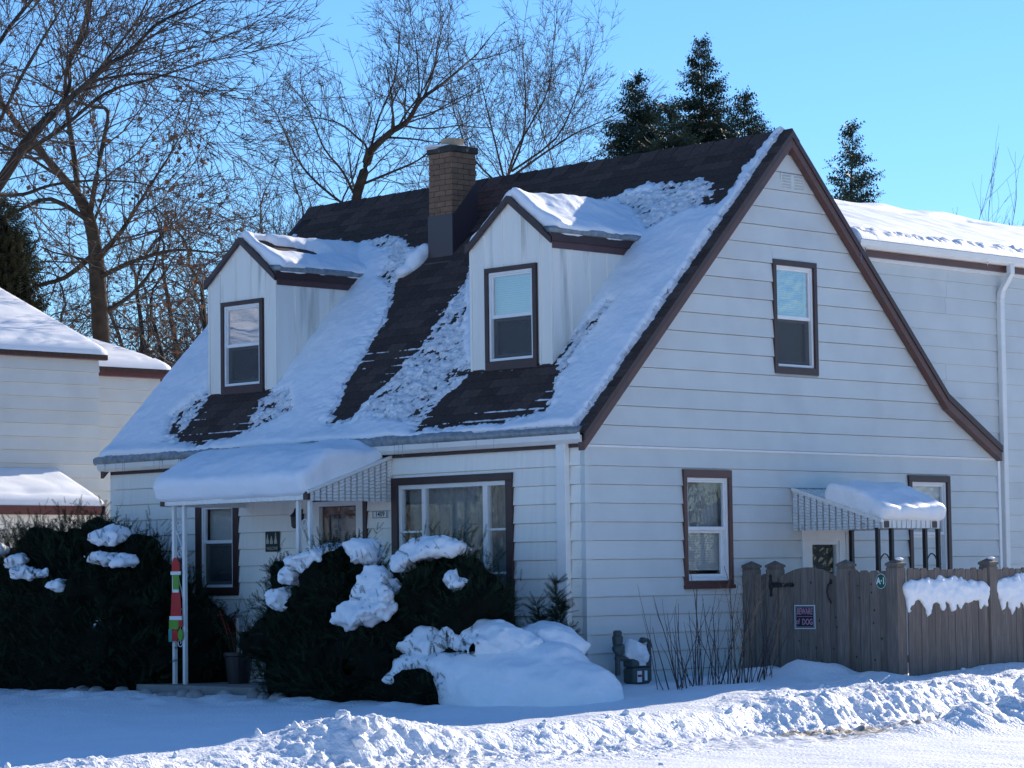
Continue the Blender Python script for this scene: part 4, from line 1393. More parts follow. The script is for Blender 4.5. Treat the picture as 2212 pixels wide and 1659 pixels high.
MB(lambda a, b, d: (a, d, b)).hexa([(0.02, 2.04, 3.44), (1.33, 1.645, 3.44), (1.33, 1.685, 3.44), (0.02, 2.085, 3.44)], [(0.02, 2.04, 3.475), (1.33, 1.645, 3.475), (1.33, 1.685, 3.475), (0.02, 2.085, 3.475)]).build('awning_edge', m_alu, aw2)
for i in range(12):
    a = 3.47 + i * 0.0905
    MB(offT(TS, 1.315)).hexa([(a, 1.58, -0.01), (a + 0.078, 1.58, -0.01), (a + 0.085, 1.67, -0.01), (a, 1.67, -0.01)], [(a, 1.58, 0.012), (a + 0.078, 1.58, 0.004), (a + 0.085, 1.67, 0.004), (a, 1.67, 0.012)]).build('valance_slat', m_grime, aw2)
for a in (3.50, 4.40):
    MB(offT(TS, 1.31)).box(a, a + 0.085, 1.585, 1.66, -0.02, 0.022).build('beam_end', m_brown, aw2)
for a0 in (3.46, 4.34):
    T = offT(TS, 1.26)
    cx, hw = post_pair(a0, a0 + 0.25, -0.1, 1.585, T, m_black, aw2, 0.045)
    MB().tube([T(cx + hw * math.cos(q), 1.13 + 0.16 * math.sin(q), 0) for q in np.linspace(0, 2 * PI, 22)], 0.008, 5, caps=False).build('iron_loop', m_black, aw2)
    MB().tube([T(cx + hw * math.cos(q), 0.6 + 0.16 * math.sin(q), 0) for q in np.linspace(0, 2 * PI, 22)], 0.008, 5, caps=False).build('iron_loop', m_black, aw2)
MB(TS).box(4.50, 4.545, -0.1, 1.585, 0.02, 0.065).build('wall_post', m_black, aw2)
slab('side_awning_snow', (1.31, 3.50, 1.69), (0, 1, 0), np.array([-1.29, 0, 0.39]) / math.hypot(1.29, 0.39), 1.10, 0.84, 0.22, m_snow, 'snow slab sliding off the side door awning', 'snow',
     step=0.024, r=0.075, over=0.05, nz=0.05, nf=2.4, seed=41, fine=0.011, sag=0.01, taper=lambda u, v: 0.75 + 0.35 * sstep(0.0, 0.5, v) - 0.25 * sstep(0.6, 1.0, v))

# ================================================================== FENCE AND GATE
fn = thing('cedar_fence', (2.2, 2.62, -0.1), 'grey weathered cedar picket fence running from the house to the street side', 'fence')


def fpost(x, y, w=0.155, zt=1.13):
    p = MB().box(x - w / 2, x + w / 2, y - w / 2, y + w / 2, -0.35, zt).build('post', m_fence, fn, bevel=0.006)
    m = MB()
    m.box(x - w / 2 + 0.008, x + w / 2 - 0.008, y - w / 2 + 0.008, y + w / 2 - 0.008, zt, zt + 0.022)
    m.box(x - w / 2 - 0.006, x + w / 2 + 0.006, y - w / 2 - 0.006, y + w / 2 + 0.006, zt + 0.022, zt + 0.048)
    e = w / 2 + 0.004
    m.add([(x - e, y - e, zt + 0.048), (x + e, y - e, zt + 0.048), (x + e, y + e, zt + 0.048), (x - e, y + e, zt + 0.048), (x, y, zt + 0.10)], [(0, 3, 2, 1), (0, 1, 4), (1, 2, 4), (2, 3, 4), (3, 0, 4)])
    m.build('post_cap', m_fence, fn)
    return p


FY = 2.62
for x in (0.095, 0.445, 1.46, 2.145):
    fpost(x, FY)
for y in (4.25, 6.1, 7.95):
    fpost(2.20, y)
rs = np.random.RandomState(8)


def picket(T, a, w, zt, zb, parent, name='picket', dth=0.018):
    e = min(0.022, w * 0.3)
    MB(T).prism([(a, zb), (a + w, zb), (a + w, zt - e), (a + w - e, zt), (a + e, zt), (a, zt - e)], 0, dth).build(name, m_fence, parent, bevel=0.002)


TFf = offT(TF, -FY + 0.03)
a = 0.178
for w_ in (0.098, 0.085):
    picket(TFf, a, w_, 1.075 + rs.uniform(-0.006, 0.006), -0.3, fn)
    a += w_ + 0.004
a = 1.545
while a < 2.06:
    w_ = min(0.132, 2.065 - a)
    picket(TFf, a, w_, 1.105 + rs.uniform(-0.008, 0.008), -0.35, fn)
    a += w_ + 0.006
TSf = offT(TS, 2.20 + 0.03)
for seg0, seg1 in ((2.70, 4.17), (4.33, 6.02), (6.18, 7.87)):
    a = seg0
    while a < seg1 - 0.05:
        w_ = min(rs.choice([0.10, 0.115, 0.13]), seg1 - a)
        picket(TSf, a, w_, 1.115 + rs.uniform(-0.012, 0.012) - 0.004 * (a - 2.7), -0.3, fn, dth=0.018 + rs.uniform(-0.003, 0.006))
        a += w_ + 0.005
    MB(TSf).box(seg0, seg1, 0.74, 0.82, -0.04, 0.0).build('rail', m_fence, fn)
    MB(TSf).box(seg0, seg1, 0.10, 0.18, -0.04, 0.0).build('rail', m_fence, fn)
MB(TFf).box(0.17, 0.37, 0.74, 0.82, -0.04, 0.0).build('rail', m_fence, fn)
MB(TFf).box(1.54, 2.07, 0.74, 0.82, -0.04, 0.0).build('rail', m_fence, fn)

gt = thing('garden_gate', (0.95, FY, -0.1), 'arched cedar gate with black strap hinge and handle in the picket fence', 'gate')
ga0, ga1 = 0.53, 1.372
nb = 8
bwid = (ga1 - ga0) / nb
gc = (ga0 + ga1) / 2


def garch(a):
    return 1.147 - 0.118 * ((a - gc) / 0.42) ** 2


for i in range(nb):
    a0, a1 = ga0 + i * bwid + 0.002, ga0 + (i + 1) * bwid - 0.002
    MB(TFf).prism([(a0, -0.12), (a1, -0.12), (a1, garch(a1)), ((a0 + a1) / 2, garch((a0 + a1) / 2)), (a0, garch(a0))], 0.0, 0.019 + rs.uniform(-0.002, 0.003)).build('board', m_fence, gt, bevel=0.002)
MB(TFf).box(ga0, ga1, 0.80, 0.88, -0.04, 0).build('brace', m_fence, gt)
MB(TFf).box(ga0, ga1, 0.05, 0.13, -0.04, 0).build('brace', m_fence, gt)
hz = 0.955
hg = MB(offT(TF, -FY + 0.085))
hg.prism([(0.445, hz + 0.12), (0.463, hz + 0.10), (0.455, hz + 0.075), (0.475, hz + 0.025), (0.475, hz - 0.025), (0.457, hz - 0.075), (0.465, hz - 0.12), (0.447, hz - 0.135), (0.432, hz - 0.12), (0.437, hz - 0.075), (0.415, hz - 0.02), (0.415, hz + 0.02), (0.435, hz + 0.075), (0.428, hz + 0.10)], -0.008, 0.004)
hg.build('hinge_plate', m_black, gt)
MB(offT(TF, -FY + 0.085)).prism([(0.47, hz - 0.032), (0.70, hz - 0.018), (0.735, hz - 0.024), (0.765, hz), (0.735, hz + 0.024), (0.70, hz + 0.018), (0.47, hz + 0.032)], -0.034, 0.002).build('hinge_strap', m_black, gt)
MB().tube([(1.285, FY - 0.058, 0.985), (1.272, FY - 0.085, 0.95), (1.262, FY - 0.095, 0.88), (1.275, FY - 0.085, 0.80), (1.29, FY - 0.058, 0.745)], [0.012, 0.013, 0.011, 0.012, 0.009], 8).build('handle', m_black, gt)
MB(offT(TF, -FY + 0.055)).prism([(1.27, 0.96), (1.30, 0.96), (1.303, 1.0), (1.286, 1.018), (1.269, 1.0)], -0.006, 0.003).build('handle_plate', m_black, gt)
for q in range(26):
    a_ = rs.uniform(0.55, 2.05)
    if 1.37 < a_ < 1.55:
        continue
    z_ = rs.uniform(0.1, 1.0)
    r_ = rs.uniform(0.006, 0.011)
    MB(TFf).prism([(a_ + r_ * math.cos(t_), z_ + 1.4 * r_ * math.sin(t_)) for t_ in np.linspace(0, 2 * PI, 9)[:-1]], 0.012, 0.0235).build('knot', m_knot, gt if a_ < 1.37 else fn)

# signs on the gate and fence
T = offT(TF, -FY + 0.062)
sg = MB(T).box(0.765, 1.060, 0.462, 0.728, -0.006, 0.0).build('beware_sign', m_signw, bevel=0.002)
tag(sg, 'black warning sign reading BEWARE of DOG on the garden gate', 'sign')
MB(T).box(0.776, 1.049, 0.473, 0.717, 0.0, 0.0015).build('sign_panel', m_signb, sg)
frame(MB(T), 0.785, 1.040, 0.482, 0.708, 0.003, 0.001, 0.0025).build('border_line', m_signw, sg)
d_ = -FY + 0.0645
text_mesh('lettering', 'BEWARE', 0.098, MF(0.910, 0.655, d_), m_pink, sg, bold=0.0014, shear=0.18, sx=0.60)
MB(T).box(0.80, 1.022, 0.5985, 0.6035, 0.001, 0.003).build('underline', m_pink, sg)
text_mesh('lettering', 'of', 0.085, MF(0.814, 0.542, d_), m_pink, sg, bold=0.0012, sx=0.72)
text_mesh('lettering', 'DOG', 0.092, MF(0.950, 0.538, d_), m_pink, sg, bold=0.0018, sx=0.72)
T = offT(TF, -FY + 0.056)
a1s = MB(T).prism([(1.985 + 0.070 * math.cos(q), 0.985 + 0.082 * math.sin(q)) for q in np.linspace(0, 2 * PI, 33)[:-1]], -0.006, 0.0).build('round_sign', m_signw, bevel=0.001)
tag(a1s, 'round green sign with white A-1 lettering on the fence', 'sign')
MB(T).prism([(1.985 + 0.064 * math.cos(q), 0.985 + 0.076 * math.sin(q)) for q in np.linspace(0, 2 * PI, 33)[:-1]], 0.0, 0.002).build('sign_panel', m_signg, a1s)
text_mesh('lettering', 'A·1', 0.098, MF(1.985, 0.985, -FY + 0.0585), m_signw, a1s, bold=0.0035, sx=0.85)

# snow caught on the fence rail
rs = np.random.RandomState(17)
for lo_, hi_, lab in ((2.68, 4.12, 'ragged snow stuck along the fence beside the corner post'), (4.34, 5.9, 'ragged snow stuck along the fence beyond the second street-side post')):
    bl = []
    a = lo_
    while a < hi_:
        h_ = 0.085 + 0.05 * math.sin((a - lo_) / (hi_ - lo_) * PI) + rs.uniform(-0.02, 0.02)
        bl.append((2.243, a, 0.885 - 0.02 * (a - lo_) + rs.uniform(-0.01, 0.015), 0.042, rs.uniform(0.04, 0.06), h_ * 0.75))
        if rs.rand() < 0.45:
            L = rs.uniform(0.06, 0.14)
            bl.append((2.245, a + 0.02, 0.80 - L / 2, 0.022, 0.020, L * 0.7))
        a += 0.055
    tag(blobs('fence_snow', bl, m_snow, 0.017, k=45, namp=0.022, nf=11, seed=int(lo_ * 10)), lab, 'snow')
for x, y in ((2.145, FY), (2.2, 4.25)):
    tag(blobs('cap_snow', [(x + 0.02, y + 0.035, 1.222, 0.04, 0.055, 0.018)], m_snow, 0.013, k=40, namp=0.008), 'dab of snow on the fence post cap ' + ('at the corner by the round sign' if y < 3 else 'between the two snowy fence runs'), 'snow')

# ================================================================== GAS METER
gm = thing('gas_meter', (0.27, 0.42, -0.1), 'grey-green gas meter with regulator and pipes on the side wall', 'gas meter')
TM = lambda a, b, d: (d, a, b)
mb = MB(TM)
mb.box(0.33, 0.62, -0.08, 0.10, 0.20, 0.36).build('meter_body', m_meter, gm, bevel=0.03)
MB(TM).box(0.325, 0.635, 0.10, 0.19, 0.21, 0.355).build('meter_head', m_meter, gm, bevel=0.015)
MB(TM).box(0.43, 0.53, 0.115, 0.175, 0.352, 0.362).build('dial_plate', m_signw, gm)
MB(TM).box(0.39, 0.46, -0.06, 0.06, 0.356, 0.364).build('label_plate', m_signw, gm)
MB(TM).box(0.395, 0.455, -0.005, 0.02, 0.362, 0.367).build('label_stripe', m_red, gm)
MB(TM).box(0.505, 0.545, -0.045, 0.06, 0.357, 0.366).build('label_plate', m_signw, gm)
MB(lambda a, b, d: (d, a, b)).tube([(0.15, 0.02, 0.30), (0.15, 0.50, 0.30)], 0.03, 10).build('pipe', m_meter, gm)
MB(lambda a, b, d: (0.30 + d, 0.155 + a, b)).lathe((0, 0.33, 0), [(0.03, 0), (0.055, 0.02), (0.06, 0.10), (0.045, 0.12), (0.05, 0.15), (0.035, 0.17)], 14).build('regulator', m_meter, gm, smooth=False)
MB().tube([(0.30, 0.15, 0.28), (0.33, 0.15, 0.30), (0.39, 0.15, 0.34)], [0.075, 0.075, 0.02], 14).build('regulator', m_meter, gm)
MB().tube([(0.28, 0.15, 0.20), (0.28, 0.24, 0.20), (0.28, 0.36, 0.18)], 0.03, 8).build('pipe', m_meter, gm)
MB().tube([(0.28, 0.58, 0.18), (0.28, 0.58, 0.33), (0.27, 0.50, 0.37), (0.27, 0.56, 0.385), (0.27, 0.66, 0.385), (0.27, 0.685, 0.36), (0.27, 0.685, -0.05), (0.20, 0.685, -0.10)], 0.021, 8).build('pipe', m_meter, gm)
MB().tube([(0.27, 0.56, 0.385), (0.27, 0.61, 0.385)], 0.032, 8).build('pipe_nut', m_meter, gm)
MB().tube([(0.27, 0.685, 0.30), (0.27, 0.685, 0.345)], 0.030, 8).build('pipe_nut', m_meter, gm)
tag(blobs('meter_snow', [(0.29, 0.44, 0.24, 0.09, 0.10, 0.075), (0.29, 0.42, 0.31, 0.07, 0.08, 0.07), (0.29, 0.50, 0.225, 0.08, 0.09, 0.05)], m_snow, 0.018, k=25, namp=0.06, nf=7, n2=0.012, f2=20), 'rounded lump of snow sitting on the gas meter', 'snow')
# ================================================================== REAR WING
wing = thing('rear_wing', (-3, 9, -0.2), 'two-storey white rear wing with snow-covered low roof behind the gable', 'house')
TWg = offT(TS, -0.06)
ww = MB(TWg).box(3.9, 14.0, -0.35, 5.0, -0.11, -0.006).build('wing_wall', m_white, wing)
clad(TWg, ww, m_side, [4.93 - 0.2095 * k for k in range(24, -1, -1)], lambda z: 4.7, lambda z: 13.9, [], lip=0.013,
     joints=lambda k: [5.2 + (k * 1.93) % 2.3 + 0.4 * (k % 3), 8.6 + (k * 1.37) % 2.0])
wr = MB(lambda a, b, d: (a, d, b))
for ya, yb, xe in ((3.4, 4.74, -0.06), (4.74, 14.1, 0.11)):
    ze = 5.07 + (0.11 - xe) * 0.34
    wr.hexa([(xe, ze - 0.05, ya), (-3.0, 6.01, ya), (-3.0, 6.08, ya), (xe, ze, ya)], [(xe, ze - 0.05, yb), (-3.0, 6.01, yb), (-3.0, 6.08, yb), (xe, ze, yb)])
    wr.hexa([(-3.0, 6.01, ya), (-6.2, 4.95, ya), (-6.2, 5.02, ya), (-3.0, 6.08, ya)], [(-3.0, 6.01, yb), (-6.2, 4.95, yb), (-6.2, 5.02, yb), (-3.0, 6.08, yb)])
wroof = wr.build('wing_roof', m_shing, wing)
MB(TS).box(4.74, 14.0, 4.905, 5.01, -0.05, 0.03).build('fascia', m_rake, wing)
MB(TS).box(4.74, 14.0, 4.86, 4.905, -0.05, -0.02).build('frieze', m_white, wing)
gp = [(0.03, 4.985), (0.10, 4.985), (0.145, 5.02), (0.155, 5.085), (0.14, 5.085), (0.135, 5.06), (0.045, 5.06), (0.03, 5.085)]
MB(lambda a, b, d: (a, d, b)).prism(gp, 4.70, 14.0).build('gutter', m_alu, wing, bevel=0.003)
d1 = MB()
yd = 7.74
path = [(0.10, yd + 0.10, 5.0), (0.10, yd + 0.10, 4.88), (0.0, yd + 0.03, 4.66), (-0.015, yd + 0.02, 4.56), (-0.015, yd, 0.0)]
for p, q in zip(path[:-1], path[1:]):
    d1.hexa([(p[0] - 0.035, p[1] - 0.045, p[2]), (p[0] + 0.035, p[1] - 0.045, p[2]), (p[0] + 0.035, p[1] + 0.045, p[2]), (p[0] - 0.035, p[1] + 0.045, p[2])], [(q[0] - 0.035, q[1] - 0.045, q[2]), (q[0] + 0.035, q[1] - 0.045, q[2]), (q[0] + 0.035, q[1] + 0.045, q[2]), (q[0] - 0.035, q[1] + 0.045, q[2])])
d1.build('downspout', m_alu, wing, bevel=0.008)
# snow over the wing roof, crumbly at the eave, small bare slots under the ridge
wx = np.arange(-3.9, 0.125, 0.03)
wy = np.arange(3.45, 13.0, 0.03)
AX, AY = np.meshgrid(wx, wy, indexing='ij')
n1_ = fbm(P2(AX, AY, 1.3), 3, 201)
nb_ = fbm(P2(AX, AY, 7.0), 3, 203, 0.6, True)
rdg = fbm(P2(AX * 0.4, AY * 1.0, 2.5), 2, 207)
sv = 0.11 - AX
th = 0.13 + 0.03 * n1_ + 0.012 * rdg
ev_ = sstep(0.42, 0.20, sv)
th = th * (1 - ev_) + ev_ * (0.075 + 0.06 * nb_)
th = th - 0.03 * np.exp(-((sv - 0.42) / 0.07) ** 2)
for yc in (5.95, 7.55, 9.1, 10.6):
    th = th - 0.20 * np.exp(-(((AX + 2.62) / 0.11) ** 2 + ((AY - yc - 0.35 * (AX + 2.62)) / 0.42) ** 2)) + 0.05 * np.exp(-(((AX + 2.95) / 0.2) ** 2 + ((AY - yc) / 0.6) ** 2))
th = np.minimum(th, 0.03 + 0.9 * np.sqrt(np.maximum(sv, 0) * 0.15))
th = np.where((AY < 4.72) & (AX > -0.10), -0.05, th)
zb_ = np.where(AX > -3.0, 5.07 + (0.11 - AX) * 0.325, 6.08 - (-3.0 - AX) * 0.33)
rr_ = 0.06 * np.exp(-((AX + 3.0) / 0.15) ** 2)
grid_cull('wing_roof_snow', np.stack([AX, AY, zb_ + np.maximum(th, -0.03) - rr_ * 0.3], -1), th > 0.0, m_snow, 'bright sunlit snow blanket on the low rear wing roof', 'snow')
for (y, L) in ((4.72, 0.22), (4.80, 0.10), (7.3, 0.05)):
    tag(icicle(0.13, y, 4.99, L, 0.010), 'icicle hanging from the end of the rear wing gutter', 'icicle', 'icicles on the rear wing gutter')

# ================================================================== NEIGHBOUR
nbh = thing('neighbour_house', (-16, 0, -0.2), 'white neighbouring house with burgundy gutters and deep snow on its roof', 'house')
TN = offT(TS, -13.0)
nw = MB(TN).box(-8.0, 3.02, -0.35, 4.42, -0.3, -0.006).build('neighbour_wall', m_white, nbh)
clad(TN, nw, m_side, [4.42 - 0.198 * k for k in range(24, -1, -1)], lambda z: -3.2, lambda z: 3.02, [], lip=0.030)
MB(TN).box(-8.0, 3.13, 4.405, 4.495, 0.0, 0.10).build('gutter', m_burg, nbh, bevel=0.012)
TN2 = offT(TS, -14.0)
nw2 = MB(TN2).box(3.0, 4.93, -0.35, 4.28, -4.0, -0.006).build('neighbour_wall', m_white, nbh)
clad(TN2, nw2, m_side, [4.27 - 0.198 * k for k in range(12, -1, -1)], lambda z: 3.0, lambda z: 4.93, [], lip=0.028)
MB(TN2).box(3.1, 5.06, 4.265, 4.36, 0.0, 0.10).build('gutter', m_burg, nbh, bevel=0.012)
MB(TN2).box(3.0, 5.0, 4.28, 4.34, -4.0, 0.0).build('eave_board', m_white, nbh)
# roofs: main gable with its ridge along Y, lower rear part, porch roof towards us
Tx = lambda a, b, d: (a, d, b)
MB(Tx).hexa([(-12.88, 4.42, -8), (-17.5, 6.33, -8), (-17.5, 6.40, -8), (-12.88, 4.48, -8)], [(-12.88, 4.42, 3.1), (-17.5, 6.33, 3.1), (-17.5, 6.40, 3.1), (-12.88, 4.48, 3.1)]).build('roof', m_shing, nbh)
MB(TS).prism([(-8, -0.35), (3.0, -0.35), (3.0, 4.4), (-8, 4.4)], -22.0, -17.0).build('neighbour_wall', m_front, nbh)
MB(Tx).prism([(-13.3, 4.4), (-17.5, 6.30), (-21.7, 4.4)], 2.90, 2.98).build('gable_wall', m_front, nbh)
MB(Tx).hexa([(-13.86, 4.34, 2.9), (-18, 5.4, 2.9), (-18, 5.5, 2.9), (-13.86, 4.40, 2.9)], [(-13.86, 4.34, 5.06), (-18, 5.2, 5.06), (-18, 5.3, 5.06), (-13.86, 4.40, 5.06)]).build('roof', m_shing, nbh)
MB(Tx).hexa([(-12.0, 2.06, -8), (-13.05, 2.55, -8), (-13.05, 2.62, -8), (-12.0, 2.16, -8)], [(-12.0, 2.06, 2.4), (-13.05, 2.55, 2.4), (-13.05, 2.62, 2.4), (-12.0, 2.16, 2.4)]).build('porch_roof', m_shing, nbh)
MB(offT(TS, -12.0)).box(-8, 2.4, 2.06, 2.19, -0.05, 0.02).build('porch_fascia', m_burg, nbh)
MB(offT(TS, -12.06)).box(-8, 2.35, -0.35, 2.06, -0.9, 0.0).build('porch_wall', m_front, nbh)


def roof_sheet(name, xe, ze, xr, zr, y0, y1, T, label, step=0.06, rough=0.04, seed=0, hip=0.0, eave=0.25):
    u = np.arange(0, 1.0001, step / math.hypot(xr - xe, zr - ze))
    v = np.arange(y0, y1 + 1e-6, step)
    A, B = np.meshgrid(u, v, indexing='ij')
    L = math.hypot(xr - xe, zr - ze)
    n_ = fbm(P2(A * L, B, 1.2), 3, seed)
    nb = fbm(P2(A * L, B, 6.0), 3, seed + 3, 0.6, True)
    e = np.minimum(np.minimum(A * L, y1 - B), 0.6)
    t = T * (1 + 0.25 * n_)
    t = t - 0.05 * np.exp(-((A * L - eave - 0.1) / 0.08) ** 2) + rough * (nb - 0.5) * sstep(eave + 0.1, eave - 0.1, A * L)
    t = np.minimum(t, 0.005 + 0.85 * np.sqrt(np.maximum(e, 0) * T))
    nx, nz = -(zr - ze) / L, (xr - xe) / L
    if nz < 0:
        nx, nz = -nx, -nz
    X = xe + (xr - xe) * A + nx * t
    Z = ze + (zr - ze) * A + nz * t
    return grid_cull(name, np.stack([X, B, Z], -1), t > -1, m_snow, label, 'snow')


roof_sheet('neighbour_snow', -12.87, 4.48, -17.5, 6.40, -8.0, 3.12, 0.14, 'deep sunlit snow on the neighbouring main roof', seed=301)
roof_sheet('neighbour_snow', -13.85, 4.40, -18, 5.5, 2.95, 5.07, 0.13, 'snow on the lower rear roof of the neighbouring house', seed=311, rough=0.09)
roof_sheet('neighbour_snow', -11.99, 2.17, -13.04, 2.62, -8.0, 2.42, 0.17, 'snow strip on the low porch roof of the neighbouring house', seed=321, step=0.04, rough=0.02, eave=0.1)
# ================================================================== SHRUBS
def spray_base(np_=9, nl=0.26, hw=0.030):
    V = [(-0.012, 0, 0), (0.012, 0, 0), (0, 0, 1.0)]
    F = [(0, 1, 2)]
    for i in range(np_):
        t = 0.10 + 0.88 * i / (np_ - 1)
        L = nl * (1 - 0.45 * t)
        for s in (-1, 1):
            n = len(V)
            V += [(0, 0, t - hw), (0, 0, t + hw), (s * L * 0.82, 0.10 * L, t + L * 0.62)]
            F.append((n, n + 1, n + 2))
    return np.array(V), np.array(F)


SPV, SPF = spray_base()
SPV2, SPF2 = spray_base(6, 0.30, 0.05)
SPV3, SPF3 = spray_base(4, 0.36, 0.08)


def frames(D, rng):
    D = D / np.linalg.norm(D, axis=1)[:, None]
    R = rng.normal(size=D.shape)
    X = np.cross(D, R)
    X /= np.linalg.norm(X, axis=1)[:, None]
    Y = np.cross(D, X)
    return X, Y, D


def scatter(base, P, D, S, rng):
    """copies of a small base mesh at P, pointing along D, scaled S, joined"""
    BV, BF = base
    X, Y, Z = frames(D, rng)
    V = P[:, None, :] + S[:, None, None] * (BV[None, :, 0:1] * X[:, None] + BV[None, :, 1:2] * Y[:, None] + BV[None, :, 2:3] * Z[:, None])
    F = BF[None] + (np.arange(len(P)) * len(BV))[:, None, None]
    return V.reshape(-1, 3), F.reshape(-1, 3)


def blob_points(bl, n, rng, shell=(0.78, 1.06), front=None):
    bl = np.array(bl, float)
    w_ = (bl[:, 3] * bl[:, 4] + bl[:, 3] * bl[:, 5] + bl[:, 4] * bl[:, 5])
    k = rng.choice(len(bl), n * 3, p=w_ / w_.sum())
    d = rng.normal(size=(n * 3, 3))
    d /= np.linalg.norm(d, axis=1)[:, None]
    rr = rng.uniform(*shell, n * 3)
    P = bl[k, :3] + d * bl[k, 3:6] * rr[:, None]
    N = d / bl[k, 3:6]
    N /= np.linalg.norm(N, axis=1)[:, None]
    ok = P[:, 2] > -0.22
    for i, b in enumerate(bl):
        q = np.linalg.norm((P - b[:3]) / b[3:6], axis=1)
        ok &= (q > 0.74) | (k == i)
    if front is not None:
        ok &= front(P, N)
    return P[ok][:n], N[ok][:n]


def lobed(bl, n, r, seed, front=True):
    rng = np.random.RandomState(seed)
    out = list(bl)
    for i in range(n):
        b = bl[rng.randint(len(bl))]
        d = rng.normal(size=3)
        d[1] = -abs(d[1]) if rng.rand() < 0.75 else d[1]
        d[2] = abs(d[2]) * 0.9 - 0.1
        d /= np.linalg.norm(d)
        q = rng.uniform(*r)
        c = np.array(b[:3]) + d * np.array(b[3:6]) * rng.uniform(0.86, 1.0)
        out.append((c[0], c[1], max(c[2], 0.0), q * rng.uniform(0.9, 1.4), q, q * rng.uniform(0.7, 1.1)))
    return out


def yew(name, bl, n, label, cat, size=(0.09, 0.19), seed=0, core=0.80, mat=m_yew, base=(SPV, SPF), up=0.55, loose=0.45, tips=0):
    rng = np.random.RandomState(seed)
    c = np.array(bl)[:, :3].mean(0)
    t = thing(name, (c[0], c[1], -0.2), label, cat)
    P, N = blob_points(bl, n, rng)
    D = N * 0.8 + np.array([0, 0, up]) + rng.normal(size=N.shape) * loose
    S = rng.uniform(size[0], size[1], len(P))
    P = P - N * 0.06
    V, F = scatter(base, P, D, S, rng)
    if tips:
        # longer shoots that break the outline
        P2_, N2_ = blob_points(bl, tips, rng, (0.95, 1.02), front=lambda p, q: q[:, 2] > -0.2)
        VV, FF = [V], [F]
        nv = len(V)
        for j in range(5):
            D2 = N2_ * 0.6 + np.array([0, 0, 0.75]) + rng.normal(size=N2_.shape) * 0.35
            if j == 0:
                main = D2 / np.linalg.norm(D2, axis=1)[:, None]
                L2 = rng.uniform(0.10, 0.30, len(P2_))
            pp = P2_ + main * (L2 * j / 4.0)[:, None]
            v, f = scatter(base, pp, main + rng.normal(size=main.shape) * 0.45, rng.uniform(0.08, 0.15, len(pp)), rng)
            VV.append(v)
            FF.append(f + nv)
            nv += len(v)
        V, F = np.concatenate(VV), np.concatenate(FF)
    tag(mesh_obj('foliage', V, F, mat, t), kind='stuff')
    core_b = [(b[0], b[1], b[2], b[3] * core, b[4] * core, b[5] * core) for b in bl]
    blobs('shade_core', core_b, m_yewin, 0.06, t, k=14, namp=0.12, nf=4, seed=seed, n2=0.05, f2=14)  # solid dark core added to block light inside the foliage
    return t


hedge = [(-9.5, -1.0, 0.55, 0.9, 0.70, 1.15), (-8.7, -1.05, 0.70, 0.8, 0.75, 1.15), (-7.9, -1.0, 0.72, 0.8, 0.75, 1.18), (-7.15, -0.95, 0.62, 0.7, 0.70, 1.10), (-6.6, -0.85, 0.45, 0.55, 0.6, 1.15), (-6.15, -0.75, 0.25, 0.45, 0.5, 0.95), (-5.85, -0.62, 0.1, 0.35, 0.38, 0.70), (-7.6, -1.25, 0.1, 1.9, 0.55, 0.85), (-9.2, -1.3, 0.1, 1.2, 0.55, 0.85)]
hedge = lobed(hedge, 34, (0.14, 0.27), 5)
yew('yew_hedge', hedge, 10500, 'tall dark yew hedge with scraps of snow left of the porch', 'hedge', seed=2, tips=420)
bush = [(-3.35, -1.30, 0.25, 0.38, 0.45, 0.95), (-2.95, -1.32, 0.42, 0.50, 0.50, 0.78), (-2.35, -1.30, 0.60, 0.55, 0.50, 0.90), (-1.75, -1.25, 0.35, 0.60, 0.52, 0.80), (-1.05, -1.08, 0.72, 0.58, 0.46, 0.76), (-0.65, -1.02, 0.62, 0.42, 0.40, 0.52), (-2.3, -1.45, 0.05, 1.05, 0.55, 0.65), (-1.2, -1.35, 0.0, 0.9, 0.5, 0.6)]
bush = lobed(bush, 26, (0.12, 0.24), 6)
yew('yew_bush', bush, 10500, 'broad dark yew bush carrying snow clumps before the picture window', 'bush', seed=3, tips=380)
jun = [(-1.25, -1.60, -0.05, 0.40, 0.30, 0.30), (-0.80, -1.62, -0.05, 0.42, 0.32, 0.28), (-0.95, -1.30, 0.25, 0.40, 0.30, 0.26), (0.35, -1.0, -0.1, 0.8, 0.40, 0.25), (-0.35, -1.10, 0.32, 0.30, 0.25, 0.26)]
yew('low_juniper', jun, 2600, 'low spreading juniper almost buried under a smooth snow mound', 'shrub', seed=4, size=(0.07, 0.13))
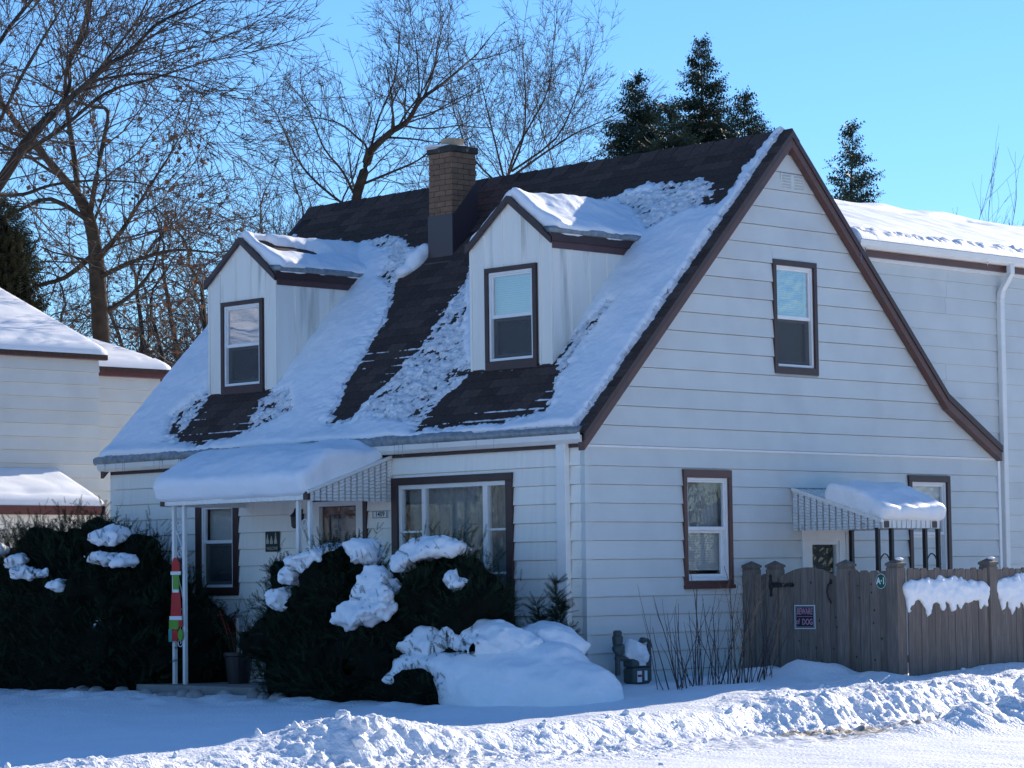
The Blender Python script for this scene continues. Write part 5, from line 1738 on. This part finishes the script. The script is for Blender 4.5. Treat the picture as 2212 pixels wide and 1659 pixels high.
# slim young yew by the downspout
t = thing('young_yew', (0.02, -0.55, -0.1), 'small upright young yew beside the front downspout', 'shrub')
rng = np.random.RandomState(6)
VV, FF, nv = [], [], 0
stem = MB()
for (bx, by, tx, ty, tz) in ((0.0, -0.5, 0.08, -0.55, 1.02), (-0.05, -0.5, -0.28, -0.5, 0.82), (0.05, -0.5, 0.12, -0.52, 0.80), (0, -0.5, -0.12, -0.6, 0.55), (0.05, -0.5, 0.20, -0.5, 0.55)):
    a, b = np.array([bx, by, 0.0]), np.array([tx, ty, tz])
    stem.tube([tuple(a), tuple((a + b) / 2 + [0.01, 0, 0.02]), tuple(b)], [0.012, 0.008, 0.003], 5)
    m = 60
    f = rng.uniform(0.25, 1.0, m)
    P = a + (b - a) * f[:, None]
    out = rng.normal(size=(m, 3))
    out[:, 2] = np.abs(out[:, 2]) * 0.5 + 0.5
    out /= np.linalg.norm(out, axis=1)[:, None]
    for j in range(2):
        v, g = scatter((SPV, SPF), P + out * (0.06 * j * (1.2 - f))[:, None], out + rng.normal(size=out.shape) * 0.25, rng.uniform(0.10, 0.18, m), rng)
        VV.append(v)
        FF.append(g + nv)
        nv += len(v)
stem.build('stem', m_bark, t)
tag(mesh_obj('foliage', np.concatenate(VV), np.concatenate(FF), m_yew, t), kind='stuff')

poke = {}


def drape(name, bush, region, label, seed, T=0.12, step=0.02, group=None, rough=1.0):
    """snow lying on a bush: a shell on the bush surface, cut to a ragged region"""
    poke.setdefault(name, []).extend(region)
    rg = np.array(region, float)
    ctr = rg[:, :3].mean(0)
    near = [b for b in bush if np.linalg.norm((np.array(b[:3]) - ctr)) < 2.2]
    fB = blob_sdf(near, 10, 0.08 * rough, 3.2, 50, n2=0.018 * rough, f2=9)[0]
    fR, lo, hi = blob_sdf(region, 18, 0.07, 4.5, seed, n2=0.035, f2=12)

    def f(G):
        dB = fB(G)
        a = dB - T
        c = fR(G)
        h = np.clip(0.5 + 0.5 * (a - c) / 0.07, 0, 1)
        m = c + (a - c) * h + 0.07 * h * (1 - h)
        return np.maximum(m, -(dB + 0.10)) + 0.004 * fbm(G * 22, 2, seed)
    V, F = surfnet(f, lo, hi, step)
    return tag(mesh_obj(name, V, F, m_snow, smooth=True), label, 'snow', group)


drape('bush_snow', bush, [(-2.62, -1.60, 1.25, 0.30, 0.30, 0.12), (-2.42, -1.56, 1.36, 0.16, 0.24, 0.10), (-2.82, -1.66, 1.14, 0.12, 0.2, 0.10)], 'lumpy snow clump on the left shoulder of the yew bush', 1)
drape('bush_snow', bush, [(-3.08, -1.70, 0.92, 0.12, 0.16, 0.08), (-2.98, -1.74, 0.84, 0.09, 0.14, 0.09)], 'small snow scrap low on the porch end of the yew bush', 2)
drape('bush_snow', bush, [(-2.02, -1.40, 1.46, 0.10, 0.2, 0.07), (-1.90, -1.48, 1.34, 0.12, 0.2, 0.13)], 'snow dab on the highest point of the yew bush by the door', 3)
drape('bush_snow', bush, [(-1.08, -1.32, 1.42, 0.22, 0.26, 0.11), (-0.86, -1.30, 1.43, 0.14, 0.22, 0.07), (-1.32, -1.44, 1.24, 0.11, 0.18, 0.10)], 'snow clump on the yew bush right under the picture window glass', 4)
drape('bush_snow', bush, [(-1.56, -1.66, 1.06, 0.15, 0.24, 0.14), (-1.46, -1.70, 0.94, 0.18, 0.24, 0.10), (-1.62, -1.76, 0.74, 0.24, 0.24, 0.12), (-1.76, -1.78, 0.64, 0.15, 0.2, 0.09), (-1.36, -1.74, 0.76, 0.12, 0.2, 0.06)], 'long snow slump down the middle of the yew bush', 5)
drape('bush_snow', bush, [(-0.60, -1.38, 1.08, 0.08, 0.14, 0.08), (-0.52, -1.36, 1.0, 0.06, 0.12, 0.06)], 'small snow lump on the window side of the yew bush', 6)
mound = [(0.05, -1.10, -0.16, 0.80, 0.60, 0.44), (0.70, -0.98, -0.16, 0.54, 0.48, 0.38), (0.42, -0.98, 0.22, 0.30, 0.30, 0.19), (0.12, -1.0, 0.16, 0.40, 0.34, 0.14), (-0.35, -1.35, -0.02, 0.50, 0.42, 0.32), (-0.95, -1.60, 0.20, 0.26, 0.20, 0.10), (-1.12, -1.72, 0.02, 0.18, 0.16, 0.10), (-1.0, -1.66, 0.10, 0.12, 0.14, 0.14), (-0.62, -1.52, 0.20, 0.30, 0.22, 0.12), (0.15, -1.45, 0.10, 0.3, 0.2, 0.12), (0.70, -1.3, -0.04, 0.22, 0.18, 0.12), (1.0, -1.18, -0.08, 0.16, 0.16, 0.12)]
tag(blobs('snow_mound', mound, m_snow, 0.026, k=24, namp=0.055, nf=2.6, n2=0.008, f2=9, seed=9), 'large smooth snow mound over the low juniper at the house corner', 'snow')
SN = dict(k=17, namp=0.08, nf=3.6, n2=0.012, f2=11)


def snow_on(name, bl, label, seed, step=0.023, group=None, **kw):
    poke.setdefault(name, []).extend(bl)
    return tag(blobs(name, bl, m_snow, step, seed=seed, **dict(SN, **kw)), label, 'snow', group)


snow_on('mound_lump', [(-0.92, -1.45, 0.42, 0.26, 0.22, 0.12), (-0.98, -1.48, 0.30, 0.24, 0.20, 0.11), (-0.62, -1.42, 0.38, 0.11, 0.12, 0.10)], 'rounded snow lump on the juniper nearest the yew bush', 11)
snow_on('mound_lump', [(-0.40, -1.22, 0.54, 0.32, 0.22, 0.09), (-0.58, -1.24, 0.60, 0.12, 0.14, 0.11), (-0.05, -1.15, 0.42, 0.40, 0.26, 0.11), (-0.30, -1.25, 0.34, 0.28, 0.22, 0.09)], 'long snow ledge on the juniper beside the picture window corner', 12)
snow_on('mound_lump', [(0.05, -0.75, 0.46, 0.34, 0.24, 0.14), (0.26, -0.72, 0.32, 0.32, 0.26, 0.16)], 'smooth snow lump under the small young yew', 13, namp=0.05)
for i, (x, y, z, s) in enumerate([(-8.40, -1.64, 1.38, 0.10), (-8.12, -1.70, 1.24, 0.10), (-7.78, -1.67, 1.20, 0.06), (-6.85, -1.36, 1.38, 0.11), (-6.50, -1.32, 1.34, 0.08), (-6.95, -1.22, 1.66, 0.15), (-8.9, -1.55, 1.52, 0.08), (-6.7, -1.45, 0.62, 0.07), (-7.35, -1.68, 1.05, 0.06)]):
    drape('hedge_snow', hedge, [(x, y, z, s * 1.2, s * 1.6, s * 0.6), (x + s * 0.8, y, z - s * 0.25, s * 0.7, s * 1.4, s * 0.5)], 'scrap of snow caught in the dark yew hedge', 20 + i, 0.08, 0.02, 'snow scraps in the yew hedge')

# needles growing up through and around the snow
for nm, own, per in (('bush_snow', 'yew_bush', 14), ('hedge_snow', 'yew_hedge', 16), ('mound_lump', 'low_juniper', 5)):
    rng = np.random.RandomState(31)
    b_ = np.array(poke[nm])
    k_ = rng.choice(len(b_), per * len(b_) // 2)
    d_ = rng.normal(size=(len(k_), 3))
    d_[:, 1] = -np.abs(d_[:, 1])
    d_[:, 2] = d_[:, 2] * 0.5 - 0.45
    d_ /= np.linalg.norm(d_, axis=1)[:, None]
    P = b_[k_, :3] + d_ * b_[k_, 3:6] * rng.uniform(1.08, 1.3, (len(k_), 1))
    N = d_ * 0.5 + np.array([0, -0.25, 0.7]) + rng.normal(size=P.shape) * 0.35
    v, f = scatter((SPV, SPF), P - N * 0.04, N, rng.uniform(0.07, 0.13, len(P)), rng)
    tag(mesh_obj('foliage', v, f, m_yew, bpy.data.objects[own]), kind='stuff')

# bare shrub canes by the side wall
cs_t = thing('bare_shrub', (1.25, 0.9, -0.1), 'leafless shrub of many thin dark canes before the side window', 'shrub')
rng = random.Random(12)
for i in range(64):
    bx = 1.30 + rng.gauss(0, 0.10)
    by = 0.62 + rng.uniform(-0.75, 0.85)
    lean_y = (by - 0.65) * 0.22 + rng.gauss(0, 0.22)
    L = rng.uniform(0.45, 1.35)
    p = Vector((bx, by, -0.16))
    d = Vector((rng.gauss(0, 0.12), lean_y, 1)).normalized()
    pts, rd = [], []
    n = 9
    r0 = rng.uniform(0.004, 0.0085)
    for j in range(n + 1):
        pts.append(tuple(p))
        rd.append(r0 * (1 - 0.7 * j / n))
        d = (d + Vector((rng.gauss(0, 0.05), rng.gauss(0, 0.06), 0.03))).normalized()
        p = p + d * L / n
    mb = MB().tube(pts, rd, 5)
    if rng.random() < 0.5:
        k = rng.randint(3, 6)
        q = Vector(pts[k])
        dd_ = (d + Vector((rng.gauss(0, 0.3), rng.gauss(0, 0.5), 0.2))).normalized()
        mb.tube([tuple(q), tuple(q + dd_ * 0.15), tuple(q + dd_ * 0.3 + Vector((0, 0, 0.05)))], [r0 * 0.5, r0 * 0.4, r0 * 0.2], 4)
    mb.build('cane', m_cane, cs_t)
dt_t = thing('dry_plant', (1.35, 1.1, -0.1), 'pale dry branching stalks among the dark shrub canes', 'plant')
for i in range(5):
    mb = MB()
    x0, y0 = 1.38 + rng.gauss(0, 0.04), 1.0 + rng.uniform(-0.25, 0.35)
    p = Vector((x0, y0, -0.15))
    d = Vector((0, rng.gauss(0, 0.12), 1)).normalized()
    pts = [p.copy()]
    for j in range(8):
        d = (d + Vector((rng.gauss(0, 0.05), rng.gauss(0, 0.1), 0.02))).normalized()
        p = p + d * 0.14
        pts.append(p.copy())
    mb.tube([tuple(q) for q in pts], [0.005 * (1 - 0.08 * j) for j in range(9)], 4)
    for j in range(3, 9):
        for s in (-1, 1, 1.5):
            e = Vector((rng.gauss(0, 0.25), s * rng.uniform(0.3, 0.9), rng.uniform(0.2, 0.9))).normalized()
            L = rng.uniform(0.08, 0.22)
            q = pts[j]
            mb.tube([tuple(q), tuple(q + e * L * 0.5), tuple(q + e * L + Vector((0, 0, 0.02)))], [0.002, 0.0016, 0.0008], 3)
    mb.build('stalk', m_straw, dt_t)

# ================================================================== TREES
class Tree:
    def __init__(self, seed):
        self.r = random.Random(seed)
        self.thick = []
        self.laid = 0
        self.seg = []

    def limb(self, pts, rad):
        self.thick.insert(self.laid, ([Vector(p) for p in pts], rad))
        self.laid += 1

    def twig(self, p, d, L, r, lvl, P):
        R = self.r
        n = max(2, int(L / P['seg']))
        st = L / n
        pts = [p.copy()]
        ds = [d.copy()]
        for i in range(n):
            d = d + Vector((R.gauss(0, P['wig']), R.gauss(0, P['wig']), R.gauss(0, P['wig']) + P['up']))
            d.normalize()
            p = p + d * st
            pts.append(p.copy())
            ds.append(d.copy())
        r1 = max(r * 0.35, P['rmin'] * 0.6)
        if r > 0.028:
            self.thick.append((pts, [r + (r1 - r) * i / n for i in range(n + 1)]))
        else:
            for i in range(n):
                self.seg.append((pts[i], pts[i + 1], r + (r1 - r) * i / n, r + (r1 - r) * (i + 1) / n))
        if lvl <= 0:
            return
        k = P['kids'][lvl] if lvl < len(P['kids']) else P['kids'][-1]
        k = max(1, int(k * (0.7 + 0.6 * R.random()) * min(1.6, max(0.5, L / P['ref'][lvl]))))
        for j in range(k):
            f = 0.18 + 0.82 * (j + R.random()) / k
            i = min(n, int(f * n))
            a = math.radians(R.uniform(*P['ang']))
            dd = ds[i]
            ax = dd.orthogonal().normalized()
            ax.rotate(Matrix.Rotation(R.uniform(0, 2 * PI), 3, dd))
            nd = dd * math.cos(a) + ax * math.sin(a)
            cl = L * P['lr'] * R.uniform(0.55, 1.1) * (1.15 - 0.55 * f)
            self.twig(pts[i], nd, cl, max(P['rmin'], (r + (r1 - r) * f) * P['rr']), lvl - 1, P)

    def along(self, pts, rad, n, L, lvl, P, f0=0.1, bias=None):
        """side shoots along a hand-laid limb"""
        R = self.r
        pts = [Vector(p) for p in pts]
        for j in range(n):
            f = f0 + (1 - f0) * (j + R.random()) / n
            q = f * (len(pts) - 1)
            i = min(len(pts) - 2, int(q))
            p = pts[i].lerp(pts[i + 1], q - i)
            d = (pts[i + 1] - pts[i]).normalized()
            a = math.radians(R.uniform(*P['ang']))
            ax = d.orthogonal().normalized()
            ax.rotate(Matrix.Rotation(R.uniform(0, 2 * PI), 3, d))
            nd = d * math.cos(a) + ax * math.sin(a)
            if bias is not None:
                nd = (nd + bias).normalized()
            r = rad[0] + (rad[1] - rad[0]) * f
            self.twig(p, nd, L * R.uniform(0.55, 1.15) * (1.2 - 0.5 * f), max(P['rmin'], r * 0.42), lvl, P)

    def build(self, name, label, mats, cat='tree', group=None, leaves=0):
        base = min((p for pts, _ in self.thick for p in pts), key=lambda v: v.z)
        t = thing(name, (base.x, base.y, base.z), label, cat, group)
        mb = MB()
        mbl = MB()
        for i, (pts, rad) in enumerate(self.thick):
            rr = rad if len(rad) == len(pts) else [rad[0] + (rad[1] - rad[0]) * k / (len(pts) - 1) for k in range(len(pts))]
            if i < self.laid:
                MB().tube([tuple(p) for p in pts], rr, 8).build('trunk' if i == 0 else 'limb', mats[0], t, smooth=True)
            else:
                mbl.tube([tuple(p) for p in pts], rr, 5)
        if mbl.V:
            tag(mbl.build('branches', mats[0], t, smooth=True), kind='stuff')
        if self.seg:
            A = np.array([s[0] for s in self.seg])
            B = np.array([s[1] for s in self.seg])
            ra = np.array([s[2] for s in self.seg])
            rb = np.array([s[3] for s in self.seg])
            rng = np.random.RandomState(1)
            X, Y, Z = frames(B - A, rng)
            V = []
            for P_, r_ in ((A, ra), (B, rb)):
                for k in range(3):
                    c_, s_ = math.cos(2.0944 * k), math.sin(2.0944 * k)
                    V.append(P_ + r_[:, None] * (X * c_ + Y * s_))
            V = np.stack(V, 1).reshape(-1, 3)
            q = np.array([[0, 1, 4, 3], [1, 2, 5, 4], [2, 0, 3, 5]])
            F = (q[None] + 6 * np.arange(len(A))[:, None, None]).reshape(-1, 4)
            tag(mesh_obj('twigs', V, F, mats[1], t), kind='stuff')
            if leaves:
                rng = np.random.RandomState(3)
                ids = rng.choice(len(B), leaves)
                lv = np.array([(0, 0, 0), (0.5, 0.1, 0.5), (0, 0, 1.1), (-0.5, 0.15, 0.55)])
                lf = np.array([(0, 1, 2), (0, 2, 3)])
                D = rng.normal(size=(leaves, 3))
                D[:, 2] -= 1.0
                V, F = scatter((lv, lf), B[ids], D, rng.uniform(0.05, 0.11, leaves), rng)
                tag(mesh_obj('dry_leaves', V, F, m_leaf, t), kind='stuff')
        return t


PB = dict(seg=0.24, wig=0.13, up=0.035, rmin=0.0055, kids=[0, 7, 8, 7, 5], ref=[0.5, 0.9, 1.8, 3.0, 4.0], ang=(25, 62), lr=0.60, rr=0.55)
PU = dict(PB, up=0.045, ang=(22, 58), wig=0.11, kids=[0, 6, 6, 6, 5], rmin=0.005)
PC = dict(PB, wig=0.24, ang=(35, 80), up=0.0)


def poly(pts, k, jit=0.0, seed=0):
    R = random.Random(seed)
    out = []
    dz = 0.0
    for px, py in pts:
        out.append(Vector(at(px, py, k + dz)))
        dz += R.gauss(0, jit)
    return out


def smooth_poly(pts, n=3):
    P = [pts[0]] + list(pts) + [pts[-1]]
    out = []
    for i in range(1, len(P) - 2):
        for j in range(n):
            t = j / n
            a, b, c, d = P[i - 1], P[i], P[i + 1], P[i + 2]
            out.append(0.5 * ((2 * b) + (c - a) * t + (2 * a - 5 * b + 4 * c - d) * t * t + (3 * b - a - 3 * c + d) * t ** 3))
    out.append(P[-2])
    return out


def laid_tree(name, label, k, trunk, limbs, seed, mats, P=PB, jit=0.5, leaves=0, lvl=3, sideL=2.2, mul=1.5, tn=4):
    """tree with hand-laid trunk and limbs: (points, r0, r1, shoots)"""
    T = Tree(seed)
    tp = smooth_poly(poly(trunk[0], k, 0.05, seed))
    tp.insert(0, Vector((tp[0].x, tp[0].y, -0.45)))
    T.limb(tp, (trunk[1], trunk[2]))
    if tn:
        T.along(tp, (trunk[1] * 0.5, trunk[2] * 0.6), tn, sideL * 0.8, lvl - 1, P, 0.4)
    for i, (pts, r0, r1, ns) in enumerate(limbs):
        lp = smooth_poly(poly(pts, k, jit, seed + i + 1))
        off = Vector(at(pts[0][0], pts[0][1], k)) - lp[0]
        lp = [q + off for q in lp]
        T.limb(lp, (r0, r1))
        T.along(lp, (r0, r1), int(ns * mul), sideL, lvl, P, 0.12)
        e = (lp[-1] - lp[-2]).normalized()
        for q in range(2):
            T.twig(lp[-1], (e + Vector((T.r.gauss(0, .2), T.r.gauss(0, .2), T.r.gauss(0, .2)))).normalized(), sideL * 0.8, r1, lvl - 1, P)
    return T.build(name, label, mats, leaves=leaves)


def auto_tree(name, label, px, ytop, k, seed, mats, P=PB, r=0.12, forkf=0.35, nl=7, lvl=3, spread=0.35, leaves=0, group=None):
    """tree grown from the ground to the height seen at (px, ytop)"""
    T = Tree(seed)
    top = Vector(at(px, ytop, k))
    g = Vector((top.x, top.y, -0.4))
    H = top.z - g.z
    R = T.r
    pts = [g]
    n = 7
    for i in range(1, n + 1):
        f = i / n * 0.8
        pts.append(g + Vector((R.gauss(0, 0.035) * H * f, R.gauss(0, 0.035) * H * f, H * f)))
    tp = smooth_poly(pts)
    T.limb(tp, (r, r * 0.25))
    T.along(tp, (r * 0.8, r * 0.3), nl, H * spread, lvl, P, forkf)
    T.twig(tp[-1], Vector((0, 0, 1)), H * 0.22, r * 0.25, lvl - 1, P)
    return T.build(name, label, mats, leaves=leaves, group=group)


MA = (m_bark, m_twig)
MR = (m_bark2, m_twig2)
laid_tree('oak_tree', 'crooked oak with a few brown leaves behind the neighbouring house', 48,
          ([(225, 1255), (222, 900), (219, 737), (210, 600), (205, 533), (191, 467), (169, 422)], 0.19, 0.10),
          [([(169, 422), (120, 365), (89, 329), (49, 284), (0, 218), (-50, 160)], 0.08, 0.04, 8),
           ([(169, 422), (164, 370), (156, 311), (147, 249), (142, 156), (178, 67), (191, 0), (195, -60)], 0.06, 0.025, 12),
           ([(195, 460), (209, 378), (222, 311), (233, 240), (200, 231), (160, 218)], 0.05, 0.022, 9),
           ([(209, 560), (262, 500), (300, 440), (370, 330)], 0.06, 0.015, 10),
           ([(207, 545), (140, 600), (70, 620), (0, 660)], 0.055, 0.018, 8),
           ([(196, 480), (110, 430), (40, 455), (-20, 480)], 0.05, 0.02, 7),
           ([(212, 600), (300, 560), (380, 540), (450, 545)], 0.05, 0.015, 9),
           ([(217, 680), (280, 640), (330, 580), (345, 520)], 0.05, 0.015, 9)],
          41, MR, leaves=900, sideL=2.3)
laid_tree('leaning_tree', 'dark bare tree leaning in with long upswept limbs above the neighbouring roof', 42,
          ([(-330, 1255), (-320, 950), (-260, 780), (-160, 600), (-60, 475), (0, 395), (62, 300), (120, 240)], 0.16, 0.065),
          [([(120, 240), (160, 205), (191, 178), (240, 135), (276, 116), (338, 53), (400, 22), (470, -15)], 0.055, 0.012, 14),
           ([(120, 240), (150, 190), (151, 133), (187, 67), (200, -30)], 0.04, 0.015, 9),
           ([(147, 220), (215, 150), (262, 90), (305, 30), (330, -30)], 0.032, 0.012, 10),
           ([(40, 335), (130, 280), (230, 200), (330, 170), (420, 140)], 0.04, 0.008, 12),
           ([(-20, 420), (50, 420), (110, 400), (200, 390), (300, 395), (370, 415)], 0.035, 0.006, 10),
           ([(-100, 520), (-60, 380), (0, 260), (60, 140), (120, 40)], 0.04, 0.015, 9),
           ([(-160, 600), (-80, 250), (0, 90), (60, 10), (120, -60)], 0.05, 0.02, 10),
           ([(191, 178), (290, 160), (400, 170), (470, 200)], 0.025, 0.005, 9)],
          52, MA, sideL=2.6, P=dict(PB, up=0.015, wig=0.08, ang=(18, 52), kids=[0, 6, 6, 6, 5]))
laid_tree('crooked_tree', 'bare tree with a thick leaning limb rising behind the ridge beside the chimney', 62,
          ([(760, 1250), (762, 800), (766, 520), (770, 430), (787, 370), (800, 325)], 0.145, 0.10),
          [([(800, 325), (845, 285), (880, 262), (910, 215), (960, 178), (1015, 130)], 0.085, 0.020, 14),
           ([(787, 360), (792, 320), (775, 300), (735, 268), (690, 255)], 0.035, 0.012, 10),
           ([(890, 250), (905, 200), (902, 130), (895, 75)], 0.026, 0.010, 10),
           ([(915, 212), (935, 160), (945, 100), (958, 50)], 0.026, 0.010, 10),
           ([(770, 430), (740, 370), (700, 320), (668, 240)], 0.035, 0.012, 11),
           ([(778, 400), (850, 370), (905, 345), (960, 300)], 0.035, 0.012, 10),
           ([(800, 325), (820, 250), (850, 180), (860, 120)], 0.03, 0.012, 11),
           ([(768, 460), (690, 400), (640, 340), (600, 250)], 0.035, 0.012, 11)],
          63, MA, sideL=2.2, P=PU)
laid_tree('fan_tree', 'pale many-stemmed bare tree fanning out right of the chimney', 66,
          ([(1100, 1250), (1098, 700), (1090, 430), (1095, 390)], 0.12, 0.08),
          [([(1095, 390), (1112, 330), (1150, 262), (1185, 190), (1195, 95)], 0.034, 0.010, 14),
           ([(1095, 390), (1170, 335), (1240, 290), (1300, 262)], 0.034, 0.012, 12),
           ([(1092, 400), (1070, 310), (1050, 225), (1035, 160)], 0.030, 0.008, 12),
           ([(1095, 385), (1130, 300), (1135, 200), (1128, 110)], 0.030, 0.008, 12),
           ([(1105, 370), (1200, 300), (1240, 220), (1262, 160)], 0.030, 0.008, 12),
           ([(1090, 410), (1020, 340), (990, 270), (975, 215)], 0.028, 0.008, 11),
           ([(1100, 400), (1180, 370), (1260, 350), (1320, 320)], 0.028, 0.008, 11)],
          74, MR, sideL=2.3, P=PU)
for i, (px, yt, k, r, lab) in enumerate([
        (640, 300, 60, 0.13, 'slender bare tree standing left of the dark roof ridge'),
        (560, 345, 64, 0.13, 'bare tree with fine upright twigs behind the left dormer'),
        (705, 235, 70, 0.15, 'tall thin bare tree at the left end of the ridge'),
        (1010, 250, 74, 0.14, 'bare tree with dense fine twigs directly behind the chimney'),
        (1235, 215, 76, 0.14, 'bare tree with dense fine twigs beside the bushy spruce'),
        (860, 330, 72, 0.12, 'low bare tree with fine twigs behind the leaning-limb tree'),
        (1130, 280, 78, 0.12, 'low bare tree with fine twigs in the middle of the fan-shaped tree'),
        (600, 400, 70, 0.12, 'low bare tree with fine twigs at the foot of the ridge')]):
    auto_tree('bare_tree', lab, px, yt, k, 80 + i, (MA, MR)[i % 2], PU, r * 0.75, 0.30, 18, 3, 0.34)
for i, (px, yt, k, r, lab) in enumerate([
        (300, 430, 56, 0.15, 'gnarled dark bare tree beside the oak trunk'),
        (395, 400, 60, 0.16, 'gnarled bare tree with a forked dark trunk above the rear neighbouring roof'),
        (470, 420, 54, 0.15, 'tangled bare tree just left of the left dormer'),
        (80, 480, 58, 0.15, 'tangled bare tree behind the neighbouring main roof'),
        (350, 520, 52, 0.13, 'low tangled bare tree over the rear neighbouring roof'),
        (255, 470, 66, 0.14, 'far tangled bare tree between the oak and the gnarled trees'),
        (430, 500, 68, 0.14, 'far tangled bare tree low behind the gnarled trees'),
        (600, 470, 66, 0.12, 'tangled bare tree low behind the left end of the ridge'),
        (150, 560, 64, 0.14, 'low far tangled bare tree behind the oak trunk'),
        (530, 450, 58, 0.14, 'tangled bare tree hidden halfway by the left dormer')]):
    auto_tree('gnarled_tree', lab, px, yt, k, 90 + i, MR if i % 2 else MA, PC, r, 0.22, 22, 3, 0.36, leaves=260)
for i, (px, yt, k) in enumerate([(2075, 350, 48), (2140, 335, 50), (2195, 345, 47)]):
    auto_tree('bare_sapling', ['thin bare sapling showing above the wing roof beside the lone spruce', 'forked bare sapling, tallest above the wing roof', 'bare sapling farthest from the spruce above the wing roof'][i], px, yt, k, 110 + i, MA, dict(PU, ang=(12, 30), kids=[0, 4, 4, 4, 4], rmin=0.0035), 0.03, 0.45, 11, 2, 0.24)


def spruce(name, label, px, ytip, k, seed, slope=0.36, rmax=2.0, dens=1.0, droop=0.25, gap=0.0, lean=(0, 0)):
    rng = np.random.RandomState(seed)
    tip = np.array(at(px, ytip, k))
    H = tip[2] + 0.4
    t = thing(name, (tip[0] - lean[0] * H, tip[1] - lean[1] * H, -0.4), label, 'tree')
    MB().tube([(tip[0] - lean[0] * H, tip[1] - lean[1] * H, -0.4), (tip[0] - lean[0] * H * .5, tip[1] - lean[1] * H * .5, H * 0.5), tuple(tip)], [0.16, 0.09, 0.006], 7).build('trunk', m_bark, t)
    PP, DD, SS = [], [], []
    z = 0.0
    stems = []
    while z < min(H - 0.8, 5.2):
        rad = min(rmax, 0.05 + slope * z * (1 if z < 2 else 1) ) * rng.uniform(0.75, 1.15)
        nb = max(4, int((4 + 2.6 * min(z, 2.5)) * dens))
        for j in range(nb):
            if rng.rand() < gap:
                continue
            a = rng.uniform(0, 2 * PI)
            L = rad * rng.uniform(0.55, 1.12)
            o = np.array([tip[0] - lean[0] * z, tip[1] - lean[1] * z, tip[2] - z + rng.uniform(-0.08, 0.08)])
            up = 0.75 - 0.30 * min(z, 3.2)
            d = np.array([math.cos(a), math.sin(a), up])
            m = max(3, int(L / 0.10))
            f = np.linspace(0.15, 1, m)
            c = o + d * (f * L)[:, None] + np.array([0, 0, 1]) * (-droop * L * f ** 2 + 0.16 * L * f ** 4)[:, None]
            stems.append((c[0], c[-1]))
            side = np.cross(d, [0, 0, 1.0])
            side /= np.linalg.norm(side)
            for s in (-1, 1, 0):
                PP.append(c)
                DD.append(d * 0.75 + side * s * 0.9 + rng.normal(size=(m, 3)) * 0.28 + np.array([0, 0, -0.15 if s else 0.35]))
                SS.append(rng.uniform(0.15, 0.30, m) * (1.1 - 0.5 * f) * (1.0 + 0.25 * min(z, 2)))
        z += rng.uniform(0.10, 0.17)
    P, D, S = np.concatenate(PP), np.concatenate(DD), np.concatenate(SS)
    V, F = scatter((SPV3, SPF3), P, D, S, rng)
    tag(mesh_obj('crown', V, F, m_spruce, t), kind='stuff')
    return t


spruce('spruce_tree', 'bushy spruce nearest the fan-shaped bare tree', 1372, 176, 62, 1, 0.66, 2.0, dens=1.3)
spruce('spruce_tree', 'low spruce top between the two taller spruces', 1442, 238, 60, 2, 0.70, 1.9, dens=1.3)
spruce('spruce_tree', 'tallest spruce rising above the dark roof ridge', 1514, 98, 64, 3, 0.52, 1.9, dens=1.15, gap=0.08)
spruce('spruce_tree', 'short slim spruce beside the gable peak', 1607, 212, 62, 4, 0.62, 1.6, dens=1.2, gap=0.05)
spruce('spruce_tree', 'lone sparse spruce standing behind the wing roof', 1842, 282, 58, 5, 0.40, 0.65, dens=1.0, gap=0.2, lean=(0.03, 0.04))
arb = []
for (px, py, rx, rz) in ((-5, 560, 0.55, 1.0), (10, 640, 0.6, 1.1), (-30, 700, 0.7, 1.2), (30, 720, 0.5, 0.8), (-10, 820, 0.9, 1.6), (20, 1000, 0.9, 1.8)):
    p = at(px, py, 46)
    arb.append((p[0], p[1], p[2], rx, rx, rz))
yew('arborvitae', arb, 7000, 'brownish arborvitae at the edge behind the neighbouring roof', 'tree', seed=8, size=(0.14, 0.30), mat=m_arb, base=(SPV2, SPF2), core=0.7)

# trees across the street: outside the view, they stand in the window reflections
def copy_tree(src, dx, dy, rz, label):
    c = copy_obj(src)
    c.location = (dx, dy, src.location.z)
    c.rotation_euler = (0, 0, rz)
    c['label'] = label
    for ch in src.children:
        q = ch.copy()
        col.objects.link(q)
        q.parent = c
        q.matrix_parent_inverse = ch.matrix_parent_inverse.copy()
    return c


_byl = {o.name: o for o in col.objects if o.parent is None}
copy_tree(_byl['crooked_tree'], 24, 27, 1.0, 'bare tree across the side street beyond the fence')
copy_tree(_byl['fan_tree'], -24, -25, 2.0, 'bare tree across the front street beyond the hedge')
copy_tree(_byl['crooked_tree'], -15, -27, 2.6, 'bare tree across the front street beyond the yew bush')

# far ring of leafless trees, added to block the low sky in window reflections
rng = np.random.RandomState(77)
nfar = 2600
aa = rng.uniform(0, 2 * PI, nfar)
ra = rng.uniform(130, 240, nfar)
P = np.stack([np.cos(aa) * ra, np.sin(aa) * ra, np.full(nfar, -0.4)], -1)
D = rng.normal(size=(nfar, 3)) * 0.10 + np.array([0, 0, 1.0])
v, f = scatter((SPV, SPF), P, D, rng.uniform(6, 11, nfar), rng)
tag(mesh_obj('sky_blocker_trees', v, f, m_twig), 'far belt of leafless trees added to block the low sky in window reflections', 'trees', kind='stuff')
